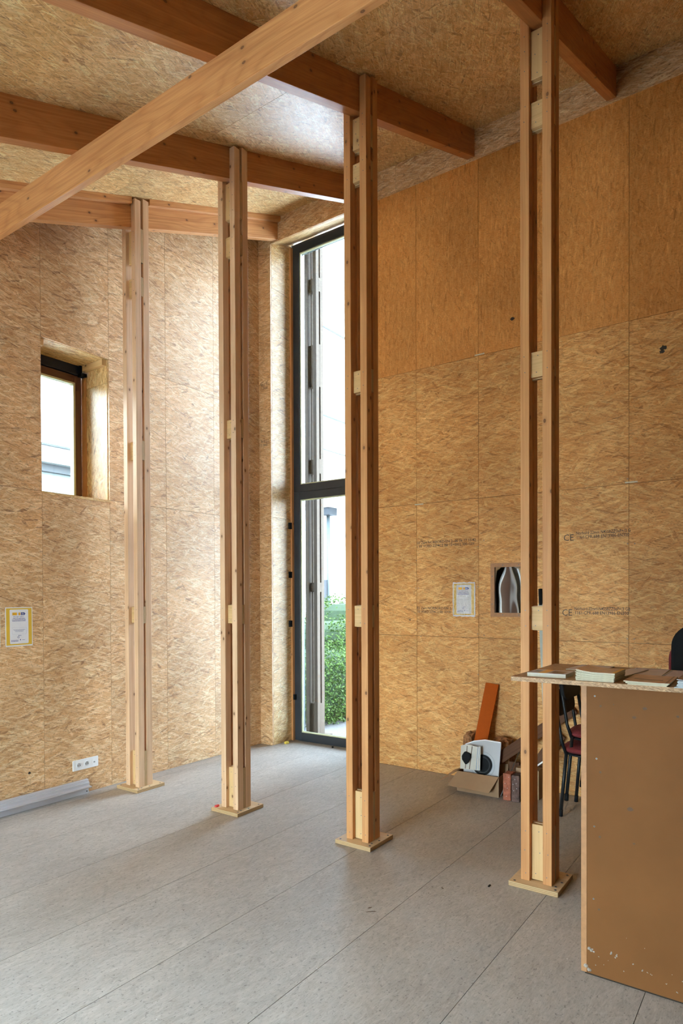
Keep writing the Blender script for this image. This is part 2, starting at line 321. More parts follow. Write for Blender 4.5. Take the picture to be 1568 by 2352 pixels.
# ---------------------------------------------------------------- mesh helpers
def wloc(o):
    p = Vector((0, 0, 0))
    while o is not None: p += o.location; o = o.parent
    return p
class MB:
    def __init__(s): s.v = []; s.f = []; s.uv = []; s.mi = []; s.mats = []
    def midx(s, m):
        if m not in s.mats: s.mats.append(m)
        return s.mats.index(m)
    def face(s, pts, g=(0, 0, 1), off=(0, 0), m='osb'):
        pts = [Vector(p) for p in pts]
        n = Vector((0, 0, 0))
        for i in range(len(pts)):
            a, b2 = pts[i], pts[(i+1) % len(pts)]; n += a.cross(b2)
        if n.length < 1e-12: return
        n.normalize(); g = Vector(g).normalized()
        u = g - n*g.dot(n)
        if u.length < .3:
            u = Vector((0, 0, 1)) if abs(n.z) < .7 else Vector((1, 0, 0)); u = u - n*u.dot(n)
        u.normalize(); vv = n.cross(u)
        i0 = len(s.v); s.v += [tuple(p) for p in pts]
        s.f.append(tuple(range(i0, i0+len(pts))))
        s.uv.append([(p.dot(u)+off[0], p.dot(vv)+off[1]) for p in pts]); s.mi.append(s.midx(m))
    def hexa(s, P, g=(0, 0, 1), off=None, m='osb', edge=None, t=None, T=None):
        """P: 8 corners, bottom loop 0-3 (ccw from above) then top loop 4-7. edge: material of faces across thickness axis t"""
        if off is None: off = (rnd.uniform(0, 50), rnd.uniform(0, 50))
        if T is not None: P = [T @ Vector(p) for p in P]; g = T.to_3x3() @ Vector(g)
        for q, ax in (((3, 2, 1, 0), 2), ((4, 5, 6, 7), 2), ((0, 1, 5, 4), 1), ((2, 3, 7, 6), 1), ((1, 2, 6, 5), 0), ((3, 0, 4, 7), 0)):
            if edge and ax != t:
                # u must run perpendicular to thickness so v = thickness
                e = [Vector((1, 0, 0)), Vector((0, 1, 0)), Vector((0, 0, 1))][t]
                if T is not None: e = T.to_3x3() @ e
                p = [Vector(P[i]) for i in q]; n = (p[1]-p[0]).cross(p[2]-p[1]).normalized()
                s.face(p, n.cross(e), (off[0], 0), edge)
            else:
                s.face([P[i] for i in q], g, off, m)
    def box(s, x0, x1, y0, y1, z0, z1, **k):
        s.hexa([(x0, y0, z0), (x1, y0, z0), (x1, y1, z0), (x0, y1, z0), (x0, y0, z1), (x1, y0, z1), (x1, y1, z1), (x0, y1, z1)], **k)
    def tube(s, pts, r, seg=10, m='black', cap=True, flat=1.0):
        pts = [Vector(p) for p in pts]; rings = []
        for i, p in enumerate(pts):
            d = (pts[min(i+1, len(pts)-1)]-pts[max(i-1, 0)]).normalized()
            a = d.cross(Vector((0, 0, 1)))
            if a.length < .05: a = d.cross(Vector((0, 1, 0)))
            a.normalize(); b2 = d.cross(a)
            rr = r[i] if isinstance(r, (list, tuple)) else r
            rings.append([p + a*math.cos(t)*rr + b2*math.sin(t)*rr*flat for t in [2*math.pi*j/seg for j in range(seg)]])
        for i in range(len(rings)-1):
            for j in range(seg):
                k = (j+1) % seg; s.face([rings[i][j], rings[i+1][j], rings[i+1][k], rings[i][k]], m=m)
        if cap:
            s.face(rings[0], m=m); s.face(rings[-1][::-1], m=m)
    def prism(s, poly, h, T, m='osb', g=(0, 1, 0), edge=None, off=(0, 0)):
        """poly in local xy, extruded 0..h along local z, transformed by T"""
        a = [T @ Vector((x, y, 0)) for x, y in poly]; b2 = [T @ Vector((x, y, h)) for x, y in poly]
        g = T.to_3x3() @ Vector(g)
        s.face(a[::-1], g, off, m); s.face(b2, g, off, m)
        n = len(poly)
        for i in range(n):
            j = (i+1) % n; s.face([a[i], a[j], b2[j], b2[i]], g, off, edge or m)
    def build(s, name, parent=None, bevel=0, smooth=False, weld=True, loc=None):
        me = bpy.data.meshes.new(name)
        base = Vector(loc) if loc else Vector((0, 0, 0))
        me.from_pydata([tuple(Vector(v)-base) for v in s.v], [], s.f)
        uvl = me.uv_layers.new(name='UVMap')
        k = 0
        for uvs in s.uv:
            for q in uvs: uvl.data[k].uv = q; k += 1
        for m in s.mats: me.materials.append(MT[m])
        for i, p in enumerate(me.polygons): p.material_index = s.mi[i]; p.use_smooth = smooth
        if weld:
            import bmesh
            bm = bmesh.new(); bm.from_mesh(me); bmesh.ops.remove_doubles(bm, verts=bm.verts, dist=1e-5)
            bmesh.ops.recalc_face_normals(bm, faces=bm.faces); bm.to_mesh(me); bm.free()
        o = bpy.data.objects.new(name, me); COL.objects.link(o)
        if loc: o.location = base
        if parent is not None:
            o.parent = parent
            o.location = base - wloc(parent)
        if bevel:
            bv = o.modifiers.new('bevel', 'BEVEL'); bv.width = bevel; bv.segments = 2; bv.limit_method = 'ANGLE'; bv.angle_limit = .6
        return o
def tag(o, label, cat, group=None):
    o['label'] = label; o['category'] = cat
    if group: o['group'] = group
    return o
def empty(name, loc):
    o = bpy.data.objects.new(name, None); COL.objects.link(o); o.location = loc; o.empty_display_size = .1
    return o
def struct(o): o['kind'] = 'structure'; return o
def lab(o, l): o['label'] = l; return o
def box(name, x0, x1, y0, y1, z0, z1, m, parent=None, g=(0, 0, 1), bevel=0, T=None, **k):
    b = MB(); b.box(x0, x1, y0, y1, z0, z1, m=m, g=g, T=T, **k); return b.build(name, parent, bevel)

SL = .3925
def zc(x): return 4.97 + SL*(x-3.505)      # underside of the ceiling boards
def zu(x): return zc(x) - .235             # underside of the beams
XR, YL, XF, YB = 5.341, 4.838, -3.0, -3.2
G = .0013                                   # half joint width

# ---------------------------------------------------------------- floor
b = MB()
ys = [YB] + [.497+.6008*k for k in range(-6, 8) if YB < .497+.6008*k < YL] + [YL+.03]
for i in range(len(ys)-1):
    xs = [XF, -1.4+(i % 2)*1.1, 1.05-(i % 2)*.0, XR+.02] if i < 5 else [XF, -.9 + (i % 2)*1.2, XR+.02]
    if i in (5, 7, 9): xs = [XF, .2, 6.0 if ys[i+1] > 3.6 else XR+.02]
    for j in range(len(xs)-1):
        x1 = xs[j+1]
        b.box(xs[j]+G, x1-G, ys[i]+G, ys[i+1]-G, -.022, 0, m='osb_floor', g=(1, 0, 0))
b.box(XR+.021, 5.95, 3.40, 4.76, -.022, 0, m='osb_floor', g=(1, 0, 0))
b.box(XF-.1, 5.9, YB-.1, 5.3, -.12, -.0225, m='dark')
b.box(XR+.0212, XR+.09, YB-.1, 3.39, -.13, -.0003, m='dark'); b.box(XR+.0212, XR+.09, 4.765, 5.0, -.13, -.0003, m='dark')
b.box(XF-.1, XF-.001, YB-.1, YL, -.13, -.0003, m='dark'); b.box(XF-.1, XR+.09, YB-.1, YB-.001, -.13, -.0003, m='dark')
struct(b.build('floor'))

# ---------------------------------------------------------------- left wall (y = YL)
zj = [0, 2.459, 3.668, 4.90, 9]
xj = [XF] + [2.823+.6125*k for k in range(-9, 4)] + [XR+.005]
b = MB()
def left_panel(b, x0, x1, z0, z1, m='osb'):
    top0, top1 = min(z1, zc(x0)+.02), min(z1, zc(x1)+.02)
    if top1 <= z0+.02: return
    top0 = max(top0, z0+.001)
    for (d0, d1, mm, gg) in ((0, .022, m, G), (.0225, .06, 'dark', 0)):
        a0, a1 = x0+gg, x1-gg
        b.hexa([(a0, YL+d0, z0+gg), (a1, YL+d0, z0+gg), (a1, YL+d1, z0+gg), (a0, YL+d1, z0+gg),
                (a0, YL+d0, top0-gg), (a1, YL+d0, top1-gg), (a1, YL+d1, top1-gg), (a0, YL+d1, top0-gg)], m=mm, g=(1, 0, 0))
for i in range(len(xj)-1):
    x0, x1 = xj[i], xj[i+1]
    for j in range(4):
        z0, z1 = zj[j], zj[j+1]
        if abs(x0-W2[0]) < .01 and j == 1: continue
        if x0 > W3[0]-.01 and x1 < W3[1]+.01:
            if z1 <= W3[3]: continue
            if z0 < W3[3]: z0 = W3[3]
        if x1 < W3[0]-.02:        # the side door and its light fill this stretch
            if z1 <= 2.3: continue
            if z0 < 2.3: z0 = 2.3
        left_panel(b, x0, x1, z0, z1)
left_panel(b, -1.80, W3[0], 0, 2.3)
struct(b.build('wall_left'))

# ---------------------------------------------------------------- far wall with the tall window (x = XR)
def far_panel(b, y0, y1, z0, z1, m, g=(0, 1, 0)):
    xw = XR+.022
    for (d0, d1, mm, gg) in ((0, .022, m, G), (.0225, .06, 'dark', 0)):
        b.box(xw+d0, xw+d1, y0+gg, y1-gg, z0+gg, z1-gg, m=mm, g=g)
b = MB()
yj = [YB]+[2.897-.6150*k for k in range(9, -1, -1)]+[W1[0]]
zj2 = [0, 1.254, 2.482, 3.728, 5.72]
for i in range(len(yj)-1):
    for j in range(4):
        far_panel(b, yj[i], yj[i+1], zj2[j], zj2[j+1], 'osb_smooth' if j == 3 else 'osb_matt', (0, 1, 0))
# corner return left of the window
for j in range(4):
    zz = [0, 1.62, 2.62, 4.58, 5.4395]
    b.box(XR, XR+.022, W1[1]+G, YL-G, zz[j]+G, zz[j+1]-G, m='osb', g=(0, 1, 0))
b.box(XR+.0225, XR+.08, W1[1]+.023, YL+.06, 0, 5.72, m='dark')
struct(b.build('wall_back'))
# reveal of the tall window
b = MB()
zz = [0, 2.49, 4.98, 5.50]
def zs(x): return 5.44+SL*(x-XR)
for (y0, y1) in ((W1[1], W1[1]+.022), (W1[0]-.022, W1[0])):
    for j in range(3):
        t0, t1 = (zz[j+1]-G, zz[j+1]-G) if j < 2 else (zs(XR+.023), zs(5.70))
        x0, x1 = XR+(.0225 if y0 > 4 else 0), 5.70
        b.hexa([(x0, y0, zz[j]+G), (x1, y0, zz[j]+G), (x1, y1, zz[j]+G), (x0, y1, zz[j]+G), (x0, y0, t0), (x1, y0, t1), (x1, y1, t1), (x0, y1, t0)], m='osb_ceiling', g=(1, 0, .2))
XS = XR+.0218
b.hexa([(XS, W1[0], zs(XS)), (5.8, W1[0], zs(5.8)), (5.8, W1[1], zs(5.8)), (XS, W1[1], zs(XS)),
        (XS, W1[0], zs(XS)+.02), (5.8, W1[0], zs(5.8)+.02), (5.8, W1[1], zs(5.8)+.02), (XS, W1[1], zs(XS)+.02)], m='osb_ceiling', g=(0, 1, 0))
b.box(XR+.03, 5.8, W1[1]+.024, 4.95, 0, 5.8, m='dark'); b.box(XR+.07, 5.8, W1[0]-.12, W1[0]-.024, 0, 5.8, m='dark')
b.box(XR+.08, 5.9, 3.3, 4.95, 5.64, 5.95, m='dark')
struct(b.build('trim_4'))
# fascia board under the ceiling
b = MB()
fy = [YB, -.9, .55, 1.68, 3.1, YL]
for i in range(5):
    b.hexa([(XR, fy[i]+G, 5.44), (XR+.0215, fy[i]+G, 5.44), (XR+.0215, fy[i+1]-G, 5.44), (XR, fy[i+1]-G, 5.44),
            (XR, fy[i]+G, zc(XR)), (XR+.0215, fy[i]+G, zc(XR)), (XR+.0215, fy[i+1]-G, zc(XR)), (XR, fy[i+1]-G, zc(XR))], m='osb', g=(0, 1, 0))
struct(b.build('trim_1'))

# ---------------------------------------------------------------- walls behind the camera
b = MB()
yk = [YB]+[YB+.8*k for k in range(1, 10)]+[W4[0], W4[1], YL]; yk = sorted(set(round(y, 3) for y in yk if y <= YL))
for i in range(len(yk)-1):
    for (z0, z1) in ((0, 1.2), (1.2, W4[3]), (W4[3], 2.45)):
        if yk[i] >= W4[0]-.01 and yk[i+1] <= W4[1]+.01 and z1 <= W4[3]+.001: continue
        b.box(XF-.022, XF, yk[i]+G, yk[i+1]-G, z0+G, z1-G, m='osb', g=(0, 1, 0)); b.box(XF-.06, XF-.0225, yk[i], yk[i+1], z0, z1, m='dark')
struct(b.build('wall_front'))
b = MB()
for i in range(14):
    x0, x1 = XF+i*.6, min(XF+(i+1)*.6, XR+.05)
    for (z0, z1) in ((0, 1.23), (1.23, 2.4), (2.4, 9)):
        t0, t1 = min(z1, zc(x0)+.02), min(z1, zc(x1)+.02)
        if t1 <= z0+.03: continue
        t0 = max(t0, z0+.002)
        for (d0, d1, mm, gg) in ((.0, -.022, 'osb', G), (-.0225, -.06, 'dark', 0)):
            b.hexa([(x0+gg, YB+d1, z0+gg), (x1-gg, YB+d1, z0+gg), (x1-gg, YB+d0, z0+gg), (x0+gg, YB+d0, z0+gg),
                    (x0+gg, YB+d1, t0-gg), (x1-gg, YB+d1, t1-gg), (x1-gg, YB+d0, t1-gg), (x0+gg, YB+d0, t0-gg)], m=mm, g=(1, 0, 0))
struct(b.build('wall_right'))

# ---------------------------------------------------------------- ceiling
BY = [4.59, 3.49, 2.338, 1.175, .02, -1.13, -2.28]   # centre lines of the beams
b = MB()
cy = [YB-.06]+sorted(BY)[0:-1]+[YL+.06]
cx = [XF-.1, -1.30, .98, 3.252, XR+.6]
for i in range(len(cy)-1):
    for j in range(len(cx)-1):
        x0, x1, y0, y1 = cx[j]+G, cx[j+1]-G, cy[i]+G, cy[i+1]-G
        b.hexa([(x0, y0, zc(x0)), (x1, y0, zc(x1)), (x1, y1, zc(x1)), (x0, y1, zc(x0)), (x0, y0, zc(x0)+.02), (x1, y0, zc(x1)+.02), (x1, y1, zc(x1)+.02), (x0, y1, zc(x0)+.02)], m='osb_ceiling', g=(1, .12, 0))
x0, x1, y0, y1 = cx[0]-.1, cx[-1]+.1, YB-.2, 5.3
b.hexa([(x0, y0, zc(x0)+.021), (x1, y0, zc(x1)+.021), (x1, y1, zc(x1)+.021), (x0, y1, zc(x0)+.021), (x0, y0, zc(x0)+.1), (x1, y0, zc(x1)+.1), (x1, y1, zc(x1)+.1), (x0, y1, zc(x0)+.1)], m='dark')
struct(b.build('ceiling'))

# ---------------------------------------------------------------- window_1 (tall, anthracite)
def frame_bars(b, axis, c0, c1, u0, u1, z0, z1, wl, wr, wb, wt, m):
    def bx(a0, a1, zz0, zz1):
        if axis == 'x': b.box(c0, c1, a0, a1, zz0, zz1, m=m, g=(0, 1, 0) if a1-a0 > zz1-zz0 else (0, 0, 1))
        else: b.box(a0, a1, c0, c1, zz0, zz1, m=m, g=(1, 0, 0) if a1-a0 > zz1-zz0 else (0, 0, 1))
    bx(u0, u0+wl, z0, z1); bx(u1-wr, u1, z0, z1); bx(u0+wl, u1-wr, z0, z0+wb); bx(u0+wl, u1-wr, z1-wt, z1)
b = MB()
frame_bars(b, 'x', 5.70, 5.78, W1[0]+.005, 4.657, 0.003, 2.796, .10, .10, .09, .082, 'anthracite')
frame_bars(b, 'x', 5.70, 5.78, W1[0]+.005, 4.657, 2.80, 5.573, .10, .10, .082, .10, 'anthracite')
win1 = struct(b.build('window_1', bevel=.004))
def pane(parent, *c):
    return box('pane', *c, 'glass_tinted' if parent.name == 'window_1' else 'glass', parent)
pane(win1, 5.742, 5.746, W1[0]+.1, 4.56, .09, 2.72); pane(win1, 5.742, 5.746, W1[0]+.1, 4.56, 2.87, 5.48)
b = MB()
for (z0, z1) in ((.093, 2.714), (2.882, 5.473)):
    frame_bars(b, 'x', 5.715, 5.741, W1[0]+.105, 4.557, z0, z1, .012, .012, .012, .012, 'gasket')
b.build('glazing_bead', win1)
b = MB(); b.box(5.665, 5.70, 4.642, 4.664, 0, 5.54, m='stud', g=(0, 0, 1)); lab(b.build('timber_bead', win1), 'raw timber strip beside the dark frame')
b = MB(); b.box(5.62, 5.699, W1[0], W1[0]+.02, 0, 5.5, m='stud', g=(0, 0, 1)); b.build('timber_bead', win1)
for z in (2.42, 1.87, 1.32):
    b = MB(); b.box(5.625, 5.668, 4.645, 4.6645, z-.035, z+.035, m='black'); b.build('frame_clip', win1)
b = MB(); b.box(5.672, 5.70, 4.618, 4.642, .46, .52, m='black'); b.build('frame_clip', win1)

# ---------------------------------------------------------------- window_2 (small, in the left wall)
x0, x1, z0, z1 = W2
b = MB()
for (a0, a1, c0, c1) in ((x1, x1+.02, z0-.02, z1+.02), (x0-.02, x0, z0-.02, z1+.02)):
    a0, a1 = (a0-.001, a1) if a0 > 3 else (a0, a1+.001)
    for (s0, s1) in ((c0, 3.47), (3.47, c1)):
        b.box(a0, a1, YL+.0221, 5.34, s0+G, s1-G, m='osb_ceiling', g=(0, 0, 1))
b.box(x0, x1, YL+.0221, 5.34, z1-.0015, z1+.02, m='osb_ceiling', g=(1, 0, 0)); b.box(x0-.002, x1+.008, YL-.004, 5.34, z0-.02, z0+.0012, m='osb_ceiling', g=(1, 0, 0))
b.box(x0-.05, x0-.021, YL+.06, 5.34, z0-.1, z1+.1, m='dark'); b.box(x1+.021, x1+.05, YL+.06, 5.34, z0-.1, z1+.1, m='dark')
b.box(x0-.05, x1+.05, YL+.06, 5.34, z1+.021, z1+.06, m='dark'); b.box(x0-.05, x1+.05, YL+.06, 5.34, z0-.06, z0-.021, m='dark')
struct(b.build('trim_2'))
b = MB(); frame_bars(b, 'y', 5.215, 5.285, x0+.005, x1-.012, z0+.002, 3.585, .07, .07, .045, .07, 'brownframe')
win2 = struct(b.build('window_2', bevel=.003))
pane(win2, x0+.07, x1-.075, 5.25, 5.254, z0+.045, 3.52)
b = MB(); frame_bars(b, 'y', 5.20, 5.249, x0+.075, x1-.082, z0+.047, 3.515, .014, .018, .014, .016, 'gasket'); b.build('glazing_bead', win2)
b = MB(); b.box(x1-.011, x1-.0005, 5.155, 5.215, z0+.002, 3.575, m='stud', g=(0, 0, 1)); b.build('timber_bead', win2, bevel=.002)
b = MB(); b.box(x0, x1-.035, 5.19, 5.34, 3.587, z1-.002, m='navybox', g=(1, 0, 0)); b.box(x1-.06, x1-.004, 5.14, 5.20, 3.570, 3.600, m='black'); b.box(x1-.06, x1-.035, 5.16, 5.19, 3.6, z1-.002, m='navybox')
lab(b.build('shutter_box', win2, bevel=.003), 'dark blue-black box above the small pane')
for xx in (x0+.0, x1-.042):
    b = MB(); b.box(xx, xx+.042, YL+.03, 5.155, z1-.052, z1-.002, m='block', g=(0, 1, 0)); b.build('batten', win2, bevel=.002)

# windows beside and behind the camera (they light the room)
b = MB(); frame_bars(b, 'y', 4.92, 4.99, W3[0], W3[1], 0, W3[3], .07, .07, .07, .07, 'white')
b.box(-.05, .03, 4.92, 4.99, .07, W3[3]-.07, m='white')
win3 = struct(b.build('window_3', bevel=.003)); pane(win3, W3[0]+.06, W3[1]-.06, 4.95, 4.954, .06, W3[3]-.06)
b = MB(); frame_bars(b, 'x', -3.06, -3.0, W4[0], W4[1], 0, W4[3], .07, .07, .07, .07, 'white'); b.box(-3.06, -3.0, 3.2, 3.27, .07, W4[3]-.07, m='white')
win4 = struct(b.build('window_4', bevel=.003)); pane(win4, -3.032, -3.028, W4[0]+.06, W4[1]-.06, .06, W4[3]-.06)

b = MB(); frame_bars(b, 'y', 4.80, 4.88, W5[0]-.06, W5[1]+.03, 0, 2.3, .06, .065, .05, .05, 'white')
win5 = struct(b.build('window_5', bevel=.003)); pane(win5, W5[0]+.0, W5[1]-.03, 4.84, 4.844, .05, 2.25)
b = MB(); frame_bars(b, 'y', 4.80, 4.88, -2.289, -1.80, 0, 2.3, .01, .065, .01, .05, 'white')
door1 = struct(b.build('door_1', bevel=.003))
b = MB(); b.box(-2.278, -1.866, 4.83, 4.87, .012, 2.248, m='darkwood', g=(0, 0, 1)); b.build('door_leaf', door1)
b = MB(); b.tube([(-1.92, 4.83, 1.03), (-1.92, 4.78, 1.03), (-2.03, 4.78, 1.03)], .010, 10, m='zinc'); b.build('handle', door1, smooth=True)

# ---------------------------------------------------------------- beams
beam_labels = ['ceiling beam along the far left wall, on the post nearest that wall',
               'ceiling beam carried by the second post from the left',
               'ceiling beam carried by the post in front of the tall window',
               'ceiling beam carried by the post beside the counter',
               'ceiling beam over the counter, out past the right edge',
               'ceiling beam behind the counter, second from the right wall',
               'ceiling beam nearest the right wall']
beams = []
for k, y in enumerate(BY):
    t = .035
    b = MB(); x0, x1 = XF+.0, XR
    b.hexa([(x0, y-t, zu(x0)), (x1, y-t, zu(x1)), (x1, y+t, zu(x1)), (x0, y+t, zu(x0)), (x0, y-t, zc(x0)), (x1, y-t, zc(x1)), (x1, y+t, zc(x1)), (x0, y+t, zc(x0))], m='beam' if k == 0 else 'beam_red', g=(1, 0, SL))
    o = b.build('ceiling_beam', bevel=.002, loc=(x0, y, zu(x0))); tag(o, beam_labels[k], 'beam', 'ceiling beams'); beams.append(o)
# batten on the first beam
y = BY[0]
for (x0, x1, l) in ((-2.9, 3.44, 'left'), (3.62, XR-.005, 'right')):
    b = MB(); h = .055
    b.hexa([(x0, y-.08, zc(x0)-h), (x1, y-.08, zc(x1)-h), (x1, y-.0355, zc(x1)-h), (x0, y-.0355, zc(x0)-h), (x0, y-.08, zc(x0)), (x1, y-.08, zc(x1)), (x1, y-.0355, zc(x1)), (x0, y-.0355, zc(x0))], m='beam', g=(1, 0, SL))
    o = b.build('ceiling_batten', bevel=.002, loc=(x0, y, zc(x0)-h))
    tag(o, 'thin timber batten under the ceiling, %s of the far left post' % l, 'batten', 'battens on the far left beam')
b = MB(); b.box(2.258, 2.298, -2.9, 4.80, 4.046, 4.247, m='beam', g=(0, 1, 0))
cb = b.build('cross_beam', bevel=.002, loc=(2.278, 0, 4.046)); tag(cb, 'large pale timber crossing diagonally beneath all the ceiling beams', 'beam')

# ---------------------------------------------------------------- posts
def screw_mesh(r=.0045):
    b = MB(); n = 10
    T = Matrix.Rotation(math.pi/2, 4, 'Y') @ Matrix.Identity(4)
    b.prism([(r*math.cos(2*math.pi*i/n), r*math.sin(2*math.pi*i/n)) for i in range(n)], .0012, Matrix.Identity(4), m='zinc')
    q = r*.4
    b.prism([(q*math.cos(2*math.pi*i/6), q*math.sin(2*math.pi*i/6)) for i in range(6)], .0016, Matrix.Identity(4), m='dark')
    return b
SM = None
def screw(parent, p, n, r=1.0, mesh=[None]):
    if mesh[0] is None:
        o = screw_mesh().build('screw'); mesh[0] = o.data; bpy.data.objects.remove(o)
    o = bpy.data.objects.new('screw', mesh[0]); COL.objects.link(o); o.parent = parent
    o.rotation_euler = Vector(n).to_track_quat('Z', 'Y').to_euler(); o.scale = (r, r, 1)
    pw = Vector((0, 0, 0)); q = parent
    while q is not None: pw += q.location; q = q.parent
    o.location = Vector(p)-pw
    return o
def make_post(xn, yc, label, z_plate=.027, blocks=None, top=None, seed=0, base=.0, group='timber posts of the hall', mats=('stud', 'stud_b', 'block', 'plyface')):
    """xn: near face x; four studs around plywood spacers"""
    A, Bk, W = .058, .024, .14
    hi = top is None
    root = empty('timber_post', (xn+.07, yc, base)); tag(root, label, 'post', group)
    pb = MB(); pb.box(xn-.058, xn+.225, yc-.137, yc+.137, base, base+z_plate, m=mats[3], edge='plyedge' if mats[3] == 'plyface' else mats[3], t=2, g=(0, 1, 0))
    pl = pb.build('base_plate', root, bevel=.0015, loc=(xn+.07, yc, base)); 
    for (dx, dy) in ((-.035, .11), (-.03, -.115), (.19, .112), (.195, -.115), (.08, -.118), (.01, -.105)):
        screw(pl, (xn+dx, yc+dy, base+z_plate), (0, 0, 1), 1.7)
    for (sx, sy, mm) in ((0, 1, mats[0]), (0, -1, mats[0]), (1, 1, mats[1]), (1, -1, mats[0])):
        x0 = xn + (0 if sx == 0 else W-A); x1 = x0+A
        y0, y1 = (yc+.0365, yc+.0865) if sy > 0 else (yc-.0865, yc-.0365)
        t = (zc(x0)-.012) if hi else top
        sb = MB(); sb.box(x0, x1, y0, y1, base+z_plate, t, m=mm, g=(0, 0, 1))
        st = sb.build('stud', root, bevel=.0022, loc=((x0+x1)/2, (y0+y1)/2, base+z_plate))
        if sx == 0:
            for (bz0, bz1) in blocks:
                for q in ((.22, .8) if bz1-bz0 < .2 else (.15, .55, .88)):
                    screw(st, (xn, (y0+y1)/2+rnd.uniform(-.004, .004), bz0+(bz1-bz0)*q+rnd.uniform(-.008, .008)), (-1, 0, 0), .62)
    for (bz0, bz1) in blocks:
        sb = MB(); sb.box(xn+A+.001, xn+A+Bk-.001, yc-.0865, yc+.0865, bz0, bz1, m=mats[3], edge='plyedge' if mats[3] == 'plyface' else mats[3], t=0, g=(0, 1, 0))
        sp_ = sb.build('plywood_spacer', root, loc=(xn+A+.012, yc, bz0))
        fb = MB()
        fb.box(xn+.030, xn+A+.001, yc-.036, yc+.036, bz0+.003, bz1-.003, m=mats[2], g=(0, 0, 1) if bz1-bz0 > .2 else (0, 1, 0))
        f_ = fb.build('filler_block', root, bevel=.003, loc=(xn+.044, yc, bz0))
        for q in ((.2, .82) if bz1-bz0 < .2 else (.12, .5, .87)):
            screw(f_, (xn+.030, yc+rnd.uniform(-.012, .015), bz0+(bz1-bz0)*q), (-1, 0, 0), .62)
    return root
P = [(3.457, 4.585, 'timber post standing closest to the left wall, beyond the small window', [(.027, .325), (1.404, 1.545), (2.78, 2.94), (4.15, 4.31), (4.43, 4.71)]),
     (3.502, 3.49, 'timber post second from the left, with a red plug on its base plate', [(.027, .335), (1.42, 1.565), (2.816, 2.96), (4.18, 4.33), (4.452, 4.73)]),
     (3.507, 2.338, 'timber post standing in front of the tall window', [(.027, .345), (1.42, 1.565), (2.95, 3.097), (4.316, 4.44), (4.524, 4.733)]),
     (3.550, 1.175, 'timber post right behind the counter top, nearest the chairs', [(.027, .344), (1.427, 1.565), (2.833, 2.98), (4.211, 4.358), (4.477, 4.75)])]
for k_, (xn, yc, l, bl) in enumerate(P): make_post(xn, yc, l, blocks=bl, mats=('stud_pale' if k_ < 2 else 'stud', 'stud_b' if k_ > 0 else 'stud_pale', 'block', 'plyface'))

# ---------------------------------------------------------------- local frames, text, rounded shapes
def frame_on(o, u, n):
    """matrix: local x = u, local z = n (out of the surface), local y = n x u"""
    u, n = Vector(u).normalized(), Vector(n).normalized(); v = n.cross(u)
    M_ = Matrix((u, v, n)).transposed().to_4x4(); M_.translation = Vector(o); return M_
def rrect(x0, x1, y0, y1, r, n=5):
    P_ = []
    for (cx_, cy_, a0) in ((x1-r, y0+r, -90), (x1-r, y1-r, 0), (x0+r, y1-r, 90), (x0+r, y0+r, 180)):
        for i in range(n+1):
            a = math.radians(a0+90*i/n); P_.append((cx_+r*math.cos(a), cy_+r*math.sin(a)))
    return P_
def rc(x0, x1, y0, y1): return [(x0, y0), (x1, y0), (x1, y1), (x0, y1)]
def circ(cx_, cy_, r, n=20, ry=None): return [(cx_+r*math.cos(2*math.pi*i/n), cy_+(ry or r)*math.sin(2*math.pi*i/n)) for i in range(n)]
def text_part(name, txt, size, T, m, parent, width=None, align='LEFT', bold=0.0, mirror_dots=False):
    cu_ = bpy.data.curves.new('t', 'FONT'); cu_.body = txt; cu_.size = size; cu_.align_x = align; cu_.extrude = .0003; cu_.offset = bold
    cu_.resolution_u = 2
    to = bpy.data.objects.new('t', cu_); COL.objects.link(to)
    dg = bpy.context.evaluated_depsgraph_get()
    me = bpy.data.meshes.new_from_object(to.evaluated_get(dg)); bpy.data.objects.remove(to)
    if width:
        xs_ = [v.co.x for v in me.vertices]; w_ = (max(xs_)-min(xs_)) or 1; k = width/w_; x0_ = min(xs_)
        for v in me.vertices: v.co.x = (v.co.x-x0_)*k
    me.transform(T)
    me.materials.clear(); me.materials.append(MT[m])
    o = bpy.data.objects.new(name, me); COL.objects.link(o); me.name = name
    if parent is not None: o.parent = parent; o.location = -wloc(parent)
    return o

